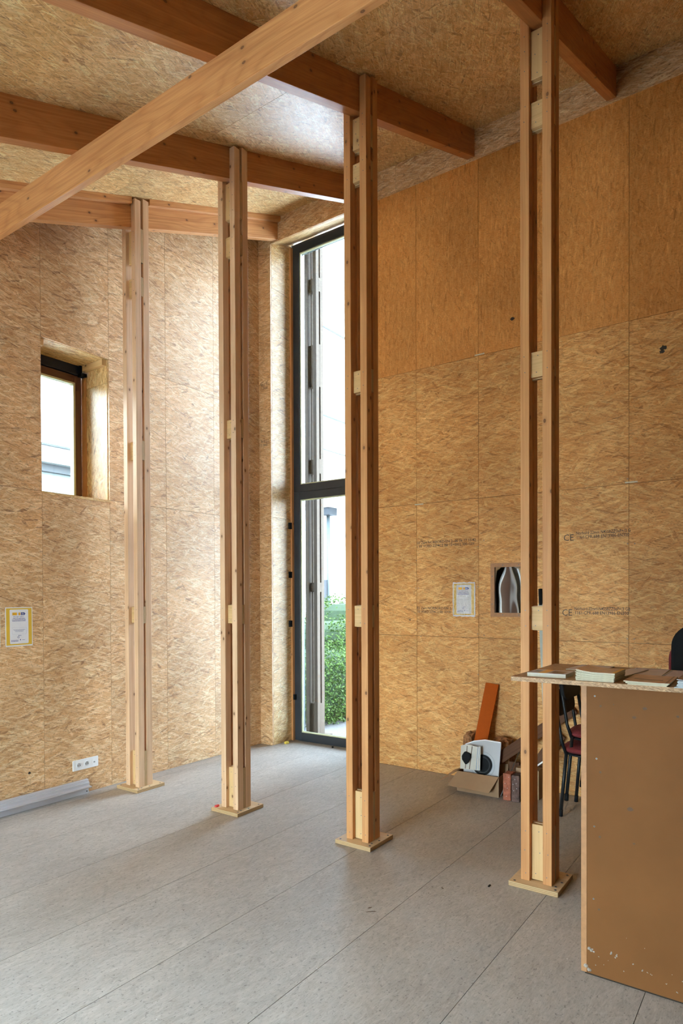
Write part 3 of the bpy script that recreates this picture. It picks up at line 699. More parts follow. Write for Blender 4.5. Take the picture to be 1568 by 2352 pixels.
# ---------------------------------------------------------------- posters
def poster(name, T, origin, label, lam=False, group='yellow bordered posters', simple=False):
    W_, H_ = .210, .297
    body, inner, yel = ('laminate', 'laminate', 'laminate_yellow') if lam else ('paper', 'paper', 'paper_yellow')
    root = empty(name, origin); tag(root, label, 'poster', group)
    def part(nm, poly, h0, h, m):
        b_ = MB(); b_.prism(poly, h, T @ Matrix.Translation((0, 0, h0)), m=m); return b_.build(nm, root)
    if lam:
        b_ = MB(); n_ = 12
        def ed(i, k): return .0025*math.sin(i*2.1+k)+.0015*math.sin(i*5+k*2)
        poly = [(W_*i/n_, -.004+ed(i, 0)) for i in range(n_+1)]+[(W_+.003+ed(i, 1)*.6, H_*i/n_) for i in range(1, n_)]+[(W_*(1-i/n_), H_+.004+ed(i, 2)) for i in range(n_+1)]+[(-.003+ed(i, 3)*.6, H_*(1-i/n_)) for i in range(1, n_)]
        b_.prism(poly, .003, T, m=body); b_.build('laminate_sheet', root)
    else: part('paper_sheet', rc(0, W_, 0, H_), 0.0005, .0012, body)
    e = .003 if lam else .0017
    part('yellow_border', rc(.006, W_-.006, .010, H_-.007), e, .0004, yel)
    part('text_panel', rrect(.033, W_-.033, .020, H_-.017, .008), e+.0004, .0004, inner)
    z_ = e+.0008
    TT = lambda x, y: T @ Matrix.Translation((x, y, z_))
    lg = part('logo', rc(.053, .088, .236, .257), z_, .0003, 'yellow')
    b_ = MB(); b_.prism(rc(.101, .115, .236, .257), .0003, TT(0, 0), m='yellow'); b_.prism([(.092, .2365), (.097, .2465), (.092, .2565), (.094, .2565), (.100, .2465), (.094, .2365)], .0003, TT(0, 0), m='greytext'); b_.build('logo', root)
    b_ = MB(); b_.prism([(.119, .236), (.145, .236), (.155, .2465), (.145, .257), (.119, .257)], .0003, TT(0, 0), m='navy'); b_.build('logo', root)
    text_part('lettering', 'efp', .017, T @ Matrix.Translation((.122, .241, z_+.0004)), 'paper', root)
    text_part('lettering', 'PROJET BRIC', .0145, T @ Matrix.Translation((.060, .219, z_)), 'greytext', root, width=.084)
    def lines(rows, m='greytext'):
        b_ = MB()
        for (xa, xb, y, hh) in rows:
            x = xa
            while x < xb:
                l_ = min(rnd.uniform(.004, .011), xb-x); b_.prism(rc(x, x+l_, y, y+hh*rnd.uniform(.7, 1.1)), .0003, TT(0, 0), m=m); x += l_+.0016
        return b_.build('text_lines', root)
    lines([(.056, .152, .209, .004), (.050, .156, .200, .004), (.052, .156, .191, .004)], 'navy')
    if lam: lines([(.06, .14, .165, .006), (.062, .145, .156, .004)], 'paper')
    else:
        b_ = MB()
        for q in (rc(.050, .160, .1435, .1440), rc(.050, .160, .0925, .0930), rc(.050, .0505, .093, .144), rc(.1595, .160, .093, .144)): b_.prism(q, .0003, TT(0, 0), m='greytext')
        b_.build('text_frame', root)
        lines([(.060, .150, .125, .003), (.069, .142, .118, .003), (.074, .137, .111, .003)], 'greytext')
    b_ = MB(); c1, c2 = circ(.098, .069, .0075), circ(.098, .069, .005)
    for i in range(20): b_.prism([c2[i], c1[i], c1[(i+1) % 20], c2[(i+1) % 20]], .0003, TT(0, 0), m='navy')
    b_.build('logo', root)
    text_part('lettering', 'BRIC', .012, T @ Matrix.Translation((.097, .078, z_)), 'navy', root)
    lines([(.042, .098, .046, .004), (.042, .098, .037, .004), (.128, .150, .046, .003)], 'navy')
    part('logo', rrect(.110, .117, .045, .053, .001), z_, .0003, 'navy')
    return root
poster('poster', frame_on((2.525, YL, 1.254), (1, 0, .004), (0, -1, 0)), (2.63, YL, 1.40), 'yellow bordered poster reading PROJET BRIC below the small window, whole in view', group=None)
poster('poster', frame_on((2.276, YL, 1.256), (1, 0, 0), (0, -1, 0)), (2.38, YL, 1.40), 'yellow bordered poster cut off by the left edge of the picture', group=None)
poster('poster', frame_on((XR+.022, 2.527, 1.444), (0, -1, 0), (-1, 0, 0)), (XR, 2.42, 1.59), 'crinkled laminated poster with yellow border on the dark far wall', lam=True, group=None)

# ---------------------------------------------------------------- ink stamps printed on the boards
wall_back = bpy.data.objects['wall_back']; wall_left = bpy.data.objects['wall_left']
XW = XR+.022
def stamp(rows, y, z, width, size, ce=False):
    x = 0
    if ce:
        T = frame_on((XW-.0006, y, z-.012), (0, -1, 0), (-1, 0, 0))
        text_part('printed_stamp', 'CE', .075, T, 'ink', wall_back, width=.078, bold=-.0004); x = .098
    for i, r in enumerate(rows):
        T = frame_on((XW-.0006, y-x+(.0 if i == 0 else -.006), z+(.033 if i == 0 else 0)), (0, -1, 0.0), (-1, 0, 0))
        text_part('printed_stamp', r, size, T, 'ink', wall_back, width=(width-x)*(1 if i == 0 else .96), bold=.0002)
stamp(['EE Zert NORBORD/EN 2- 06 06 17 15:42', '| EE VOED 2294C2 BB 10+0002 300-G01'], 2.893, 2.075, .585, .034)
stamp(['EE Zert NORBORD/EN 2-', 'EE VOED 2294C2 BB 10+00'], 2.893, 1.468, .355, .034)
stamp(['Norbord 22mm N4SSBZZ0eP+/3 G', '1161-CPR-688 EN13986-EN300'], 1.545, 2.079, .505, .036, ce=True)
stamp(['Norbord 22mm N4SSBZZ0eP+/3 GB', '1161-CPR-688 EN13986-EN300'], 1.557, 1.472, .515, .036, ce=True)
T = frame_on((XR-.0006, 4.808, 3.93), (0, -1, 0), (-1, 0, 0)); text_part('printed_stamp', 'N4 27 32-2', .04, T, 'ink', wall_back, width=.12)
T = frame_on((XR-.0006, 4.808, 3.89), (0, -1, 0), (-1, 0, 0)); text_part('printed_stamp', '7: 104-602', .04, T, 'ink', wall_back, width=.10)
T = frame_on((XR-.0006, 4.808, 3.31), (0, -1, 0), (-1, 0, 0)); text_part('printed_stamp', 'N4 27 32-2', .04, T, 'ink', wall_back, width=.11)
T = frame_on((XR-.0006, 4.808, 3.27), (0, -1, 0), (-1, 0, 0)); text_part('printed_stamp', '7: 104-60', .04, T, 'ink', wall_back, width=.09)
for (y, z) in ((2.233, 2.108), (2.288, 2.06), (2.233, 1.665), (2.29, 1.706), (2.902, 1.955), (2.88, 1.70), (2.91, 1.70), (2.294, 1.288), (2.233, 1.276), (2.905, 1.309), (2.855, 1.25), (1.06, 2.02), (1.01, 2.02), (1.063, 1.287), (1.013, 1.287), (2.29, .93), (1.062, 2.52)):
    screw(wall_back, (XW, y, z), (-1, 0, 0), .9)
def decal_blob(name, T, r, m, parent, n=14, sx=1.0):
    poly = [(r*sx*rnd.uniform(.7, 1.15)*math.cos(2*math.pi*i/n), r*rnd.uniform(.7, 1.15)*math.sin(2*math.pi*i/n)) for i in range(n)]
    b_ = MB(); b_.prism(poly, .0005, T, m=m); return b_.build(name, parent)
for (y, z, r) in ((.812, 3.47, .017), (.822, 3.445, .014), (1.975, 3.975, .014), (2.97, 1.40, .006)):
    decal_blob('knot', frame_on((XW-.0002, y, z), (0, -1, 0), (-1, 0, 0)), r, 'ink', wall_back, sx=1.5)
decal_blob('knot', frame_on((2.70, YL-.0002, .27), (1, 0, 0), (0, -1, 0)), .011, 'ink', wall_left)
# white connector strips peeping out of the board joints
for (y, z) in ((1.035, 2.49), (2.27, 3.735), (2.87, 2.475)):
    b_ = MB(); b_.box(XW-.002, XW, y-.045, y+.045, z-.003, z+.008, m='pages'); b_.build('joint_strip', wall_back)

# ---------------------------------------------------------------- socket plate
T = frame_on((3.063, YL, .199), (1, 0, .004), (0, -1, 0))
root = empty('power_outlet', (3.18, YL, .24)); tag(root, 'white triple wall plate with two round sockets low on the left wall', 'power socket')
b_ = MB(); b_.prism(rrect(0, .234, 0, .086, .006), .009, T, m='white'); b_.build('plate', root, bevel=.0015)
for cx_ in (.052, .124):
    b_ = MB(); b_.prism(rrect(cx_-.023, cx_+.023, .02, .066, .003), .0015, T @ Matrix.Translation((0, 0, .009)), m='white')
    c1, c2 = circ(cx_, .043, .0205, 24), circ(cx_, .043, .018, 24)
    for i in range(24): b_.prism([c2[i], c1[i], c1[(i+1) % 24], c2[(i+1) % 24]], .0035, T @ Matrix.Translation((0, 0, .0095)), m='white')
    so = b_.build('socket', root)
    b_ = MB(); b_.prism(circ(cx_, .043, .0178, 24), .0006, T @ Matrix.Translation((0, 0, .0107)), m='pale'); b_.build('socket_well', so)
    b_ = MB()
    for (px, py, r_) in ((cx_-.008, .041, .003), (cx_+.008, .041, .003), (cx_, .053, .0026)): b_.prism(circ(px, py, r_, 10), .003, T @ Matrix.Translation((0, 0, .011)), m='dark' if py < .05 else 'zinc')
    b_.build('contact', so)
b_ = MB(); b_.prism(rrect(.178, .212, .022, .064, .003), .0015, T @ Matrix.Translation((0, 0, .009)), m='white'); b_.prism(rc(.188, .202, .036, .046), .0006, T @ Matrix.Translation((0, 0, .0105)), m='grey')
b_.build('data_port', root)

# ---------------------------------------------------------------- aluminium rail on the floor
prof = [(.012, 0), (.037, 0), (.037, .052), (.078, .054), (.083, .058), (.083, .064), (.078, .066), (.052, .067), (.050, .072), (.050, .092), (.046, .094), (.042, .094), (.042, .100), (.036, .102), (.036, .114), (.030, .118), (.012, .118)]
b_ = MB(); T = frame_on((.95, YL, 0), (0, -1, 0), (1, 0, 0))
T = Matrix(((0, 0, 1, .95), (-1, 0, 0, YL), (0, 1, 0, 0), (0, 0, 0, 1)))
b_.prism(prof, 2.235, T, m='alu', g=(0, 0, 1)); rail = b_.build('aluminium_rail', bevel=.0008)
tag(rail, 'long grooved aluminium rail lying on the floor against the left wall', 'metal rail')
b_ = MB(); b_.prism(circ(0, 0, .005, 12), .002, frame_on((3.168, YL-.037, .02), (1, 0, 0), (0, -1, 0)), m='dark'); b_.build('fixing_hole', rail)

# ---------------------------------------------------------------- counter
cb_ = MB(); cb_.box(2.860, 2.879, -1.3, .7275, .006, 1.2425, m='mdf', g=(0, 0, 1))
base = empty('reception_counter', (3.1, -.25, 0)); tag(base, 'tall brown board counter front standing on the floor, plaster spots along its foot', 'counter')
cb_.build('front_panel', base, bevel=.001)
cb_ = MB(); cb_.box(2.860, 3.33, .728, .7515, .006, 1.2425, m='mdf_edge', g=(0, 0, 1)); cb_.build('side_panel', base, bevel=.001)
cb_ = MB(); cb_.box(2.860, 3.33, -1.32, -1.3, .006, 1.2425, m='mdf_edge', g=(0, 0, 1)); cb_.build('side_panel', base, bevel=.001)
cb_ = MB(); cb_.box(2.88, 3.33, -1.3, .7275, .60, .62, m='mdf_edge', g=(0, 1, 0)); cb_.build('shelf', base)
cb_ = MB(); cb_.box(2.8615, 3.30, -1.28, .735, 0, .0058, m='dark'); cb_.build('foot_gap_shade', base)  # dark filler stands in for the shade in the gap under the panels
fp = bpy.data.objects['front_panel']
for (y, z) in ((.695, 1.195), (.688, .93), (.697, .64), (.70, .33)): screw(fp, (2.860, y, z), (-1, 0, 0), .8)
for (y, z, r, m_) in ((.672, 1.155, .005, 'stain'), (.672, .875, .005, 'stain'), (.675, .60, .005, 'stain'), (.678, .29, .005, 'stain'), (.62, 1.166, .0025, 'stain')):
    decal_blob('screw_hole', frame_on((2.8599, y, z), (0, -1, 0), (-1, 0, 0)), r, m_, fp)
for (y, z, r) in ((.555, .74, .011), (.50, 1.16, .008), (.54, 1.12, .007), (.54, .60, .005), (.36, .74, .005), (.38, 1.14, .006)):
    decal_blob('smudge', frame_on((2.8598, y, z), (0, -1, 0), (-1, 0, 0)), r*.8, 'smudge', fp, sx=1.4)
cb_ = MB()
for (y, z, r) in ((.715, .115, .011), (.700, .108, .007), (.723, .03, .013), (.630, .118, .007), (.605, .116, .006), (.612, .105, .005), (.545, .102, .004), (.51, .085, .005), (.49, .083, .003), (.475, .08, .004), (.69, .05, .004), (.66, .06, .003), (.42, .06, .003), (.64, .085, .002), (.58, .06, .003), (.40, .105, .002), (.38, .04, .004), (.68, .09, .003), (.57, .2, .002), (.50, .18, .002), (.35, .03, .006), (.36, .09, .003)):
    for k in range(3):
        T = frame_on((2.8605, y+rnd.uniform(-r, r)*.8, z+rnd.uniform(-r, r)*.8), (0, -1, rnd.uniform(-1, 1)), (-1, 0, 0)); rr_ = r*rnd.uniform(.5, .8)
        c1 = [(x*rnd.uniform(.7, 1.2), y_*rnd.uniform(.7, 1.2)) for x, y_ in circ(0, 0, rr_, 8)]; c2 = [(x*.5, y_*.5) for x, y_ in c1]
        for i in range(8):
            j = (i+1) % 8; a_, b2, c_, d_ = c1[i], c1[j], c2[j], c2[i]
            cb_.face([T @ Vector((*a_, 0)), T @ Vector((*b2, 0)), T @ Vector((*c_, rr_*.55)), T @ Vector((*d_, rr_*.55))], m='plaster')
        cb_.face([T @ Vector((*p_, rr_*.55)) for p_ in c2], m='plaster')
o = cb_.build('plaster_spot', base); o['kind'] = 'stuff'
cb_ = MB(); cb_.box(2.80, 3.455, -1.45, 1.040, 1.2425, 1.2625, m='slab', g=(0, 1, 0))
top = cb_.build('worktop', bevel=.0012, loc=(3.13, -.2, 1.2425)); tag(top, 'particle board counter top with rough speckled edge, magazines lying on it', 'counter top')
CT = 1.2626
ORD = ['lowest']+[w_+' from the bottom' for w_ in ('second', 'third', 'fourth', 'fifth', 'sixth', 'seventh', 'eighth', 'ninth', 'tenth', 'eleventh', 'twelfth', 'thirteenth')]

def magazine(name, x0, y0, y1, dx, z, th, cover, pages, label, group=None, warp=0.0, rot=0.0, parts=False, extra=None):
    """front edge at x0 from y1 (left) to y0 (right), depth dx"""
    cx_, cy_ = x0+dx/2, (y0+y1)/2
    R_ = Matrix.Translation((cx_, cy_, z)) @ Matrix.Rotation(rot, 4, 'Z')
    hx, hy = dx/2, (y1-y0)/2; n_ = 8
    def zz(t): return warp*(max(0, t-.45)/.55)**2      # t: 0 right .. 1 left
    def slab(b_, i0, t0, t1, m_side, m_top, ins=0.0):
        for i in range(n_):
            a, c_ = -hy+2*hy*i/n_, -hy+2*hy*(i+1)/n_; za, zb = zz(i/n_), zz((i+1)/n_)
            p = [Vector((-hx+ins, a, za+t0)), Vector((hx-ins, a, za+t0)), Vector((hx-ins, c_, zb+t0)), Vector((-hx+ins, c_, zb+t0))]
            q = [v + Vector((0, 0, t1-t0)) for v in p]
            p = [R_ @ v for v in p]; q = [R_ @ v for v in q]
            b_.face(q, (0, 1, 0), m=m_top); b_.face(p[::-1], (0, 1, 0), m=m_side)
            b_.face([p[3], p[0], q[0], q[3]], (0, 1, 0), m=m_side); b_.face([p[1], p[2], q[2], q[1]], (0, 1, 0), m=m_side)
            if i == 0: b_.face([p[0], p[1], q[1], q[0]], (1, 0, 0), m=m_side)
            if i == n_-1: b_.face([p[2], p[3], q[3], q[2]], (1, 0, 0), m=m_side)
    if not parts:
        b_ = MB(); slab(b_, 0, 0, th*.82, pages, pages, .0008); slab(b_, 0, th*.82, th, cover, cover)
        o = b_.build(name, loc=(cx_, cy_, z)); return tag(o, label, 'magazine', group)
    root = empty(name, (cx_, cy_, z)); tag(root, label, 'magazine', group)
    b_ = MB(); slab(b_, 0, 0, th*.8, pages, pages, .0008); b_.build('pages', root)
    b_ = MB(); slab(b_, 0, th*.8, th, cover, cover); b_.build('cover', root)
    for (u0, u1, v0, v1, m_) in (extra or []):
        b_ = MB()
        for i in range(6):
            ua, ub = u0+(u1-u0)*i/6, u0+(u1-u0)*(i+1)/6    # u: 0 right..1 left, v: 0 front..1 back
            pts = [Vector((-hx+2*hx*vv, -hy+2*hy*uu, zz(uu)+th+.0003)) for uu, vv in ((ua, v0), (ua, v1), (ub, v1), (ub, v0))]
            b_.face([R_ @ p for p in pts], (0, 1, 0), m=m_)
        b_.build('printed_block', root, weld=True)
    return root
g1 = 'small booklets at the left end of the counter'
for k in range(4):
    magazine('booklet', 2.848, .815, .983, .150, CT+k*.0042, .0041, 'cover_lilac', 'pages', 'cream-edged small booklet, %s in the pile at the left counter end' % ORD[k] if k < 3 else 'topmost small booklet with mustard band, left end of the counter', g1, parts=(k == 3), rot=.02,
             extra=[(.52, .72, .02, .98, 'yellow'), (.10, .46, .15, .75, 'cover_brown'), (.76, .92, .35, .7, 'cover_blue')])
g2 = 'magazines in the tall warped pile'
for k in range(14):
    magazine('magazine', 2.815+rnd.uniform(-.002, .003), .608+rnd.uniform(-.003, .003), .762+rnd.uniform(-.003, .003), .205, CT+k*.0027, .0026, 'cover_tan' if k == 13 else 'pages', 'pages',
             'topmost magazine of the tall warped pile, tan cover with mustard spine' if k == 13 else 'pale-edged magazine, %s in the tall warped pile' % ORD[k], g2, warp=.0008*k, parts=(k == 13), extra=[(.0, .10, 0, 1, 'yellow')])
g3 = 'magazines in the low tan pile'
for k in range(3):
    magazine('magazine', 2.795+.003*k, .413-.004*k, .556+.008*k, .26, CT+k*.0042, .0041, 'cover_tan' if k == 2 else 'pages', 'pages', 'tan magazine on top of the low pile near the counter front' if k == 2 else 'magazine %s in the low pile topped by a tan cover' % ORD[k], g3, warp=.001*k, parts=(k == 2), rot=.02,
             extra=[(.06, .09, 0, 1, 'cover_brown'), (.2, .85, .3, .42, 'cover_brown')])
g4 = 'blue grey magazines at the right edge'
for k in range(10):
    magazine('magazine', 2.785+rnd.uniform(-.002, .003), .20, .372+rnd.uniform(-.004, .003)+(.012 if k == 0 else 0), .22, CT+k*.0031, .003, 'cover_brown' if k == 9 else 'pages_blue', 'pages_blue',
             'brown-covered magazine curling up, top of the pile at the right edge' if k == 9 else 'blue grey edged magazine, %s in the pile at the right edge' % ORD[k], g4, warp=(0 if k < 9 else .004), parts=(k == 9))
magazine('leaflet', 3.19, .745, .905, .24, CT, .004, 'cover_lilac', 'pages', 'pale open leaflet behind the small booklets', None, rot=-.05, parts=True, extra=[(.3, .8, .2, .6, 'cover_tan'), (.0, 1, .93, 1., 'cover_blue')])
magazine('leaflet', 3.02, .585, .665, .32, CT, .008, 'cover_lilac', 'pages', 'lilac leaflet half hidden behind the tall warped pile', None, rot=-.12, parts=True)
magazine('leaflet', 3.13, .485, .635, .29, CT, .0045, 'cover_lilac', 'pages', 'lilac leaflet with blue edge behind the low tan pile', None, rot=.03, parts=True, extra=[(.90, .95, 0, 1, 'cover_blue'), (.1, .9, .95, 1., 'cover_blue')])
magazine('leaflet', 3.12, .27, .478, .28, CT, .004, 'cover_lilac', 'pages', 'lilac leaflet by the black chair back, behind the right pile', None, rot=.0, parts=True, extra=[(.96, .98, 0, 1, 'cover_blue'), (.0, 1, .96, 1., 'cover_blue')])

# ---------------------------------------------------------------- mirror in its frame on the far wall
root = empty('framed_mirror', (XW-.01, 1.985, 1.675)); tag(root, 'small wavy mirror in a brown frame, half behind the counter post', 'mirror')
T = frame_on((XW-.020, 2.165, 1.442), (0, -1, 0), (-1, 0, 0))
b_ = MB(); Wm, Hm, fr_ = .36, .463, .035
for q in (rc(0, fr_, 0, Hm), rc(Wm-fr_, Wm, 0, Hm), rc(fr_, Wm-fr_, 0, fr_), rc(fr_, Wm-fr_, Hm-fr_, Hm)):
    b_.prism(q, .020, frame_on((XW, 2.165, 1.442), (0, -1, 0), (-1, 0, 0)), m='mdf_edge')
mf = b_.build('mirror_frame', root)
b_ = MB(); b_.prism(rc(fr_, Wm-fr_, fr_, Hm-fr_), .004, frame_on((XW, 2.165, 1.442), (0, -1, 0), (-1, 0, 0)), m='mirror'); b_.build('mirror_glass', root, weld=True)
for (u, v) in ((.004+.012, .11), (.016, .35), (.11, .018), (.11, .445), (.25, .018), (.25, .445), (.344, .11), (.344, .35)):
    screw(mf, (XW-.020, 2.165-u, 1.442+v), (-1, 0, 0), 1.0)

# ---------------------------------------------------------------- things piled at the foot of the far wall
# orange board leaning
def plank(name, p0, p1, wdir, width, th, m, label, cat, group=None, bevel=.001, g=None):
    p0, p1 = Vector(p0), Vector(p1); d = (p1-p0); L_ = d.length; d.normalize()
    wv = Vector(wdir); wv = (wv-d*wv.dot(d)).normalized(); n_ = d.cross(wv)
    M_ = Matrix((wv, n_, d)).transposed().to_4x4(); M_.translation = p0
    b_ = MB(); b_.box(-width/2, width/2, -th/2, th/2, 0, L_, m=m, g=(0, 0, 1), T=M_)
    o = b_.build(name, bevel=bevel, loc=p0); 
    if label: tag(o, label, cat, group)
    return o
plank('orange_board', (5.105, 2.225, .065), (5.340, 2.148, .862), (0, 1, 0), .118, .014, 'orange', 'narrow orange painted board leaning on the far wall', 'board')
# fibre blocks
def lump(name, cx_, cy_, cz, sx, sy, sz, m, label, cat, group=None, seed=1, rot=0, sub=3, amp=.12):
    import bmesh
    bm = bmesh.new(); bmesh.ops.create_cube(bm, size=1.0)
    bmesh.ops.subdivide_edges(bm, edges=bm.edges, cuts=sub, use_grid_fill=True)
    r_ = random.Random(seed)
    for v in bm.verts:
        c_ = v.co.copy(); k = .5*(max(abs(c_.x), abs(c_.y), abs(c_.z))/max(c_.length, .01))
        c_ = c_*(.72+.28*k*2)
        v.co = Vector((c_.x*sx*(1+r_.uniform(-amp, amp)), c_.y*sy*(1+r_.uniform(-amp, amp)), c_.z*sz*(1+r_.uniform(-amp, amp)*.6)))
    me = bpy.data.meshes.new(name); bm.to_mesh(me); bm.free(); me.materials.append(MT[m])
    o = bpy.data.objects.new(name, me); COL.objects.link(o); o.location = (cx_, cy_, cz); o.rotation_euler.z = rot
    if label: tag(o, label, cat, group)
    return o
lump('fibre_block', 5.262, 2.318, .215, .14, .08, .45, 'cork', 'rough brown fibre block left of the orange board', 'insulation block', None, 3)
lump('fibre_block', 5.262, 2.025, .205, .14, .16, .44, 'cork', 'rough brown fibre block right of the orange board', 'insulation block', None, 5)
# cardboard box with open flaps
root = empty('cardboard_box', (5.10, 2.12, 0)); tag(root, 'open cardboard box on the floor with a folded down front flap', 'box')
X0, X1, Y0, Y1, HB = 4.965, 5.175, 1.945, 2.31, .165
b_ = MB(); t = .004
b_.box(X0, X0+t, Y0, Y1, 0, HB, m='cardboard'); b_.box(X1-t, X1, Y0, Y1, 0, HB, m='cardboard'); b_.box(X0+t, X1-t, Y0, Y0+t, 0, HB, m='cardboard'); b_.box(X0+t, X1-t, Y1-t, Y1, 0, HB, m='cardboard'); b_.box(X0+t, X1-t, Y0+t, Y1-t, 0, t, m='cardboard')
b_.build('body', root)
def flap(pts, nm='flap'):
    pts = [Vector(p) for p in pts]; n_ = (pts[1]-pts[0]).cross(pts[2]-pts[1]).normalized()*.0035
    b_ = MB(); q = [p+n_ for p in pts]
    b_.face(pts[::-1], m='cardboard'); b_.face(q, m='cardboard')
    for i in range(4): b_.face([pts[i], pts[(i+1) % 4], q[(i+1) % 4], q[i]], m='cardboard')
    return b_.build(nm, root)
flap([(X0, Y0, HB), (X0, Y1-.01, HB), (X0-.085, Y1+.045, .055), (X0-.085, Y0+.05, .048)])
flap([(X0, Y1, HB), (X1, Y1, HB), (X1+.02, Y1+.13, .10), (X0-.03, Y1+.15, .06)])
flap([(X1-.005, Y0, HB), (X1-.005, Y1, HB), (X1, Y1, HB+.06), (X1, Y0, HB+.06)])
# sheet metal plate with a black duct ring, standing in the box
def std(o, u_tilt, size):  # local frame leaning back
    pass
root = empty('speaker_panel', (5.02, 2.07, .03)); tag(root, 'light grey panel with a round black ring standing in the cardboard box', 'panel')
T = frame_on((5.005, 2.275, .035), (.0, -1, 0), Vector((-1, 0, .22)))
W_, H_ = .308, .392
b_ = MB(); outl = [(0, 0), (W_, 0), (W_, H_-.005), (W_*.55, H_), (W_*.25, H_-.02), (0, H_-.055)]
b_.prism(outl, .014, T, m='lightgrey'); b_.build('sheet', root, bevel=.002)
b_ = MB(); b_.prism([(W_, H_-.005), (W_*.55, H_), (W_*.25, H_-.02), (0, H_-.055), (0, H_-.045), (W_*.25, H_-.010), (W_*.55, H_+.010), (W_, H_+.005)], .022, T @ Matrix.Translation((0, 0, -.002)), m='white'); b_.build('rim', root)
cxp, cyp = .165, .195
def ring(r0, r1, h0, h1, m, nm, n=36):
    b_ = MB(); a, c_ = circ(cxp, cyp, r0, n), circ(cxp, cyp, r1, n)
    TT_ = T @ Matrix.Translation((0, 0, h0))
    for i in range(n): b_.prism([a[i], c_[i], c_[(i+1) % n], a[(i+1) % n]], h1-h0, TT_, m=m)
    return b_.build(nm, root)
ring(.068, .083, .014, .026, 'black', 'duct_ring'); ring(.058, .068, .014, .020, 'steelblack', 'duct_ring')
b_ = MB(); b_.prism(circ(cxp, cyp, .058, 36), .003, T @ Matrix.Translation((0, 0, .0135)), m='black'); b_.build('cone', root)
ring(.104, .106, .014, .0145, 'grey', 'groove')
# striped card folded in front of it with a black lump
root = empty('striped_card', (4.985, 2.22, .17)); tag(root, 'cream striped card hanging over the left half of the grey panel', 'card')
Tc = frame_on((4.975, 2.285, .170), (.0, -1, .03), Vector((-1, -.18, .16)))
b_ = MB()
for i in range(9):
    u0, u1 = .175*i/9, .175*(i+1)/9; bow = lambda u: .010*math.sin(u/.175*math.pi)
    top_ = lambda u: .205+.11*u+.01*math.sin(u*30); bot = lambda u: .015+.02*u
    pts = [(u0, bot(u0), bow(u0)), (u1, bot(u1), bow(u1)), (u1, top_(u1), bow(u1)), (u0, top_(u0), bow(u0))]
    f_ = [Tc @ Vector(p) for p in pts]; bk = [Tc @ Vector((p[0], p[1], p[2]-.004)) for p in pts]
    b_.face(f_, m='cream'); b_.face(bk[::-1], m='cream')
    b_.face([f_[0], bk[0], bk[1], f_[1]], m='cream'); b_.face([f_[3], f_[2], bk[2], bk[3]], m='cream')
    if i == 8: b_.face([f_[1], bk[1], bk[2], f_[2]], m='cream')
    if i == 0: b_.face([f_[0], f_[3], bk[3], bk[0]], m='cream')
b_.build('sheet', root)
for (ua, ub, wd) in ((.056, .045, .006), (.100, .082, .007), (.150, .140, .006), (.164, .160, .005)):
    b_ = MB(); 
    n_ = 6
    for i in range(n_):
        va, vb = .02+.19*i/n_, .02+.19*(i+1)/n_; s0 = ub+(ua-ub)*i/n_; s1 = ub+(ua-ub)*(i+1)/n_
        hh = .0008
        b_.face([Tc @ Vector((s0, va, .010*math.sin(s0/.175*math.pi)+hh)), Tc @ Vector((s0+wd, va, .010*math.sin((s0+wd)/.175*math.pi)+hh)), Tc @ Vector((s1+wd, vb, .010*math.sin((s1+wd)/.175*math.pi)+hh)), Tc @ Vector((s1, vb, .010*math.sin(s1/.175*math.pi)+hh))], m='stain' if ua < .15 else 'cover_blue')
    b_.build('stripe', root)
b_ = MB(); poly = [(.018, .125), (.040, .160), (.052, .165), (.095, .150), (.098, .115), (.078, .075), (.055, .055), (.038, .075), (.022, .095)]
b_.prism(poly, .026, Tc @ Matrix.Translation((0, 0, .012)), m='black'); bl = b_.build('black_pad', bevel=.007)
tag(bl, 'crumpled black rubber piece resting on the cream striped card', 'rubber piece')
# bricks
def brick(x, y0, y1, h, m, label, tw=0.0, seed=0):
    import bmesh
    bm = bmesh.new(); bmesh.ops.create_cube(bm, size=1.0); bmesh.ops.subdivide_edges(bm, edges=bm.edges, cuts=5, use_grid_fill=True)
    r_ = random.Random(seed)
    for v in bm.verts:
        v.co = Vector((v.co.x*.10, v.co.y*(y1-y0), v.co.z*h)) + Vector([r_.uniform(-.002, .002) for _ in range(3)])
    me = bpy.data.meshes.new('brick'); bm.to_mesh(me); bm.free(); me.materials.append(MT[m])
    o = bpy.data.objects.new('brick', me); COL.objects.link(o); o.location = (x+.05, (y0+y1)/2, h/2+.002); o.rotation_euler.z = tw
    bv = o.modifiers.new('b', 'BEVEL'); bv.width = .004; bv.limit_method = 'ANGLE'; bv.angle_limit = .9
    tag(o, label, 'brick', 'bricks standing on end'); return o
bk = brick(4.935, 1.834, 1.898, .212, 'brick_red', 'red brick standing on end between the box and the dark brick', 0, 1)
bk2 = brick(4.930, 1.765, 1.828, .208, 'brick_dark', 'dark soot-grey brick standing on end beside the red one', .03, 2)
for (bb, pts) in ((bk, ((.862, .10), (.85, .19), (.88, .135), (.87, .035))), (bk2, ((.80, .18), (.79, .15), (.81, .09), (.785, .11), (.815, .14)))):
    b_ = MB()
    for (y, z) in pts: b_.prism([(x*rnd.uniform(.6, 1.3), y_*rnd.uniform(.6, 1.3)) for x, y_ in circ(0, 0, .0025, 7)], .001, frame_on((4.9335 if bb is bk else 4.929, 1+y, z), (0, -1, 0), (-1, 0, 0)), m='white')
    o = b_.build('mortar_fleck', bb); o['kind'] = 'stuff'
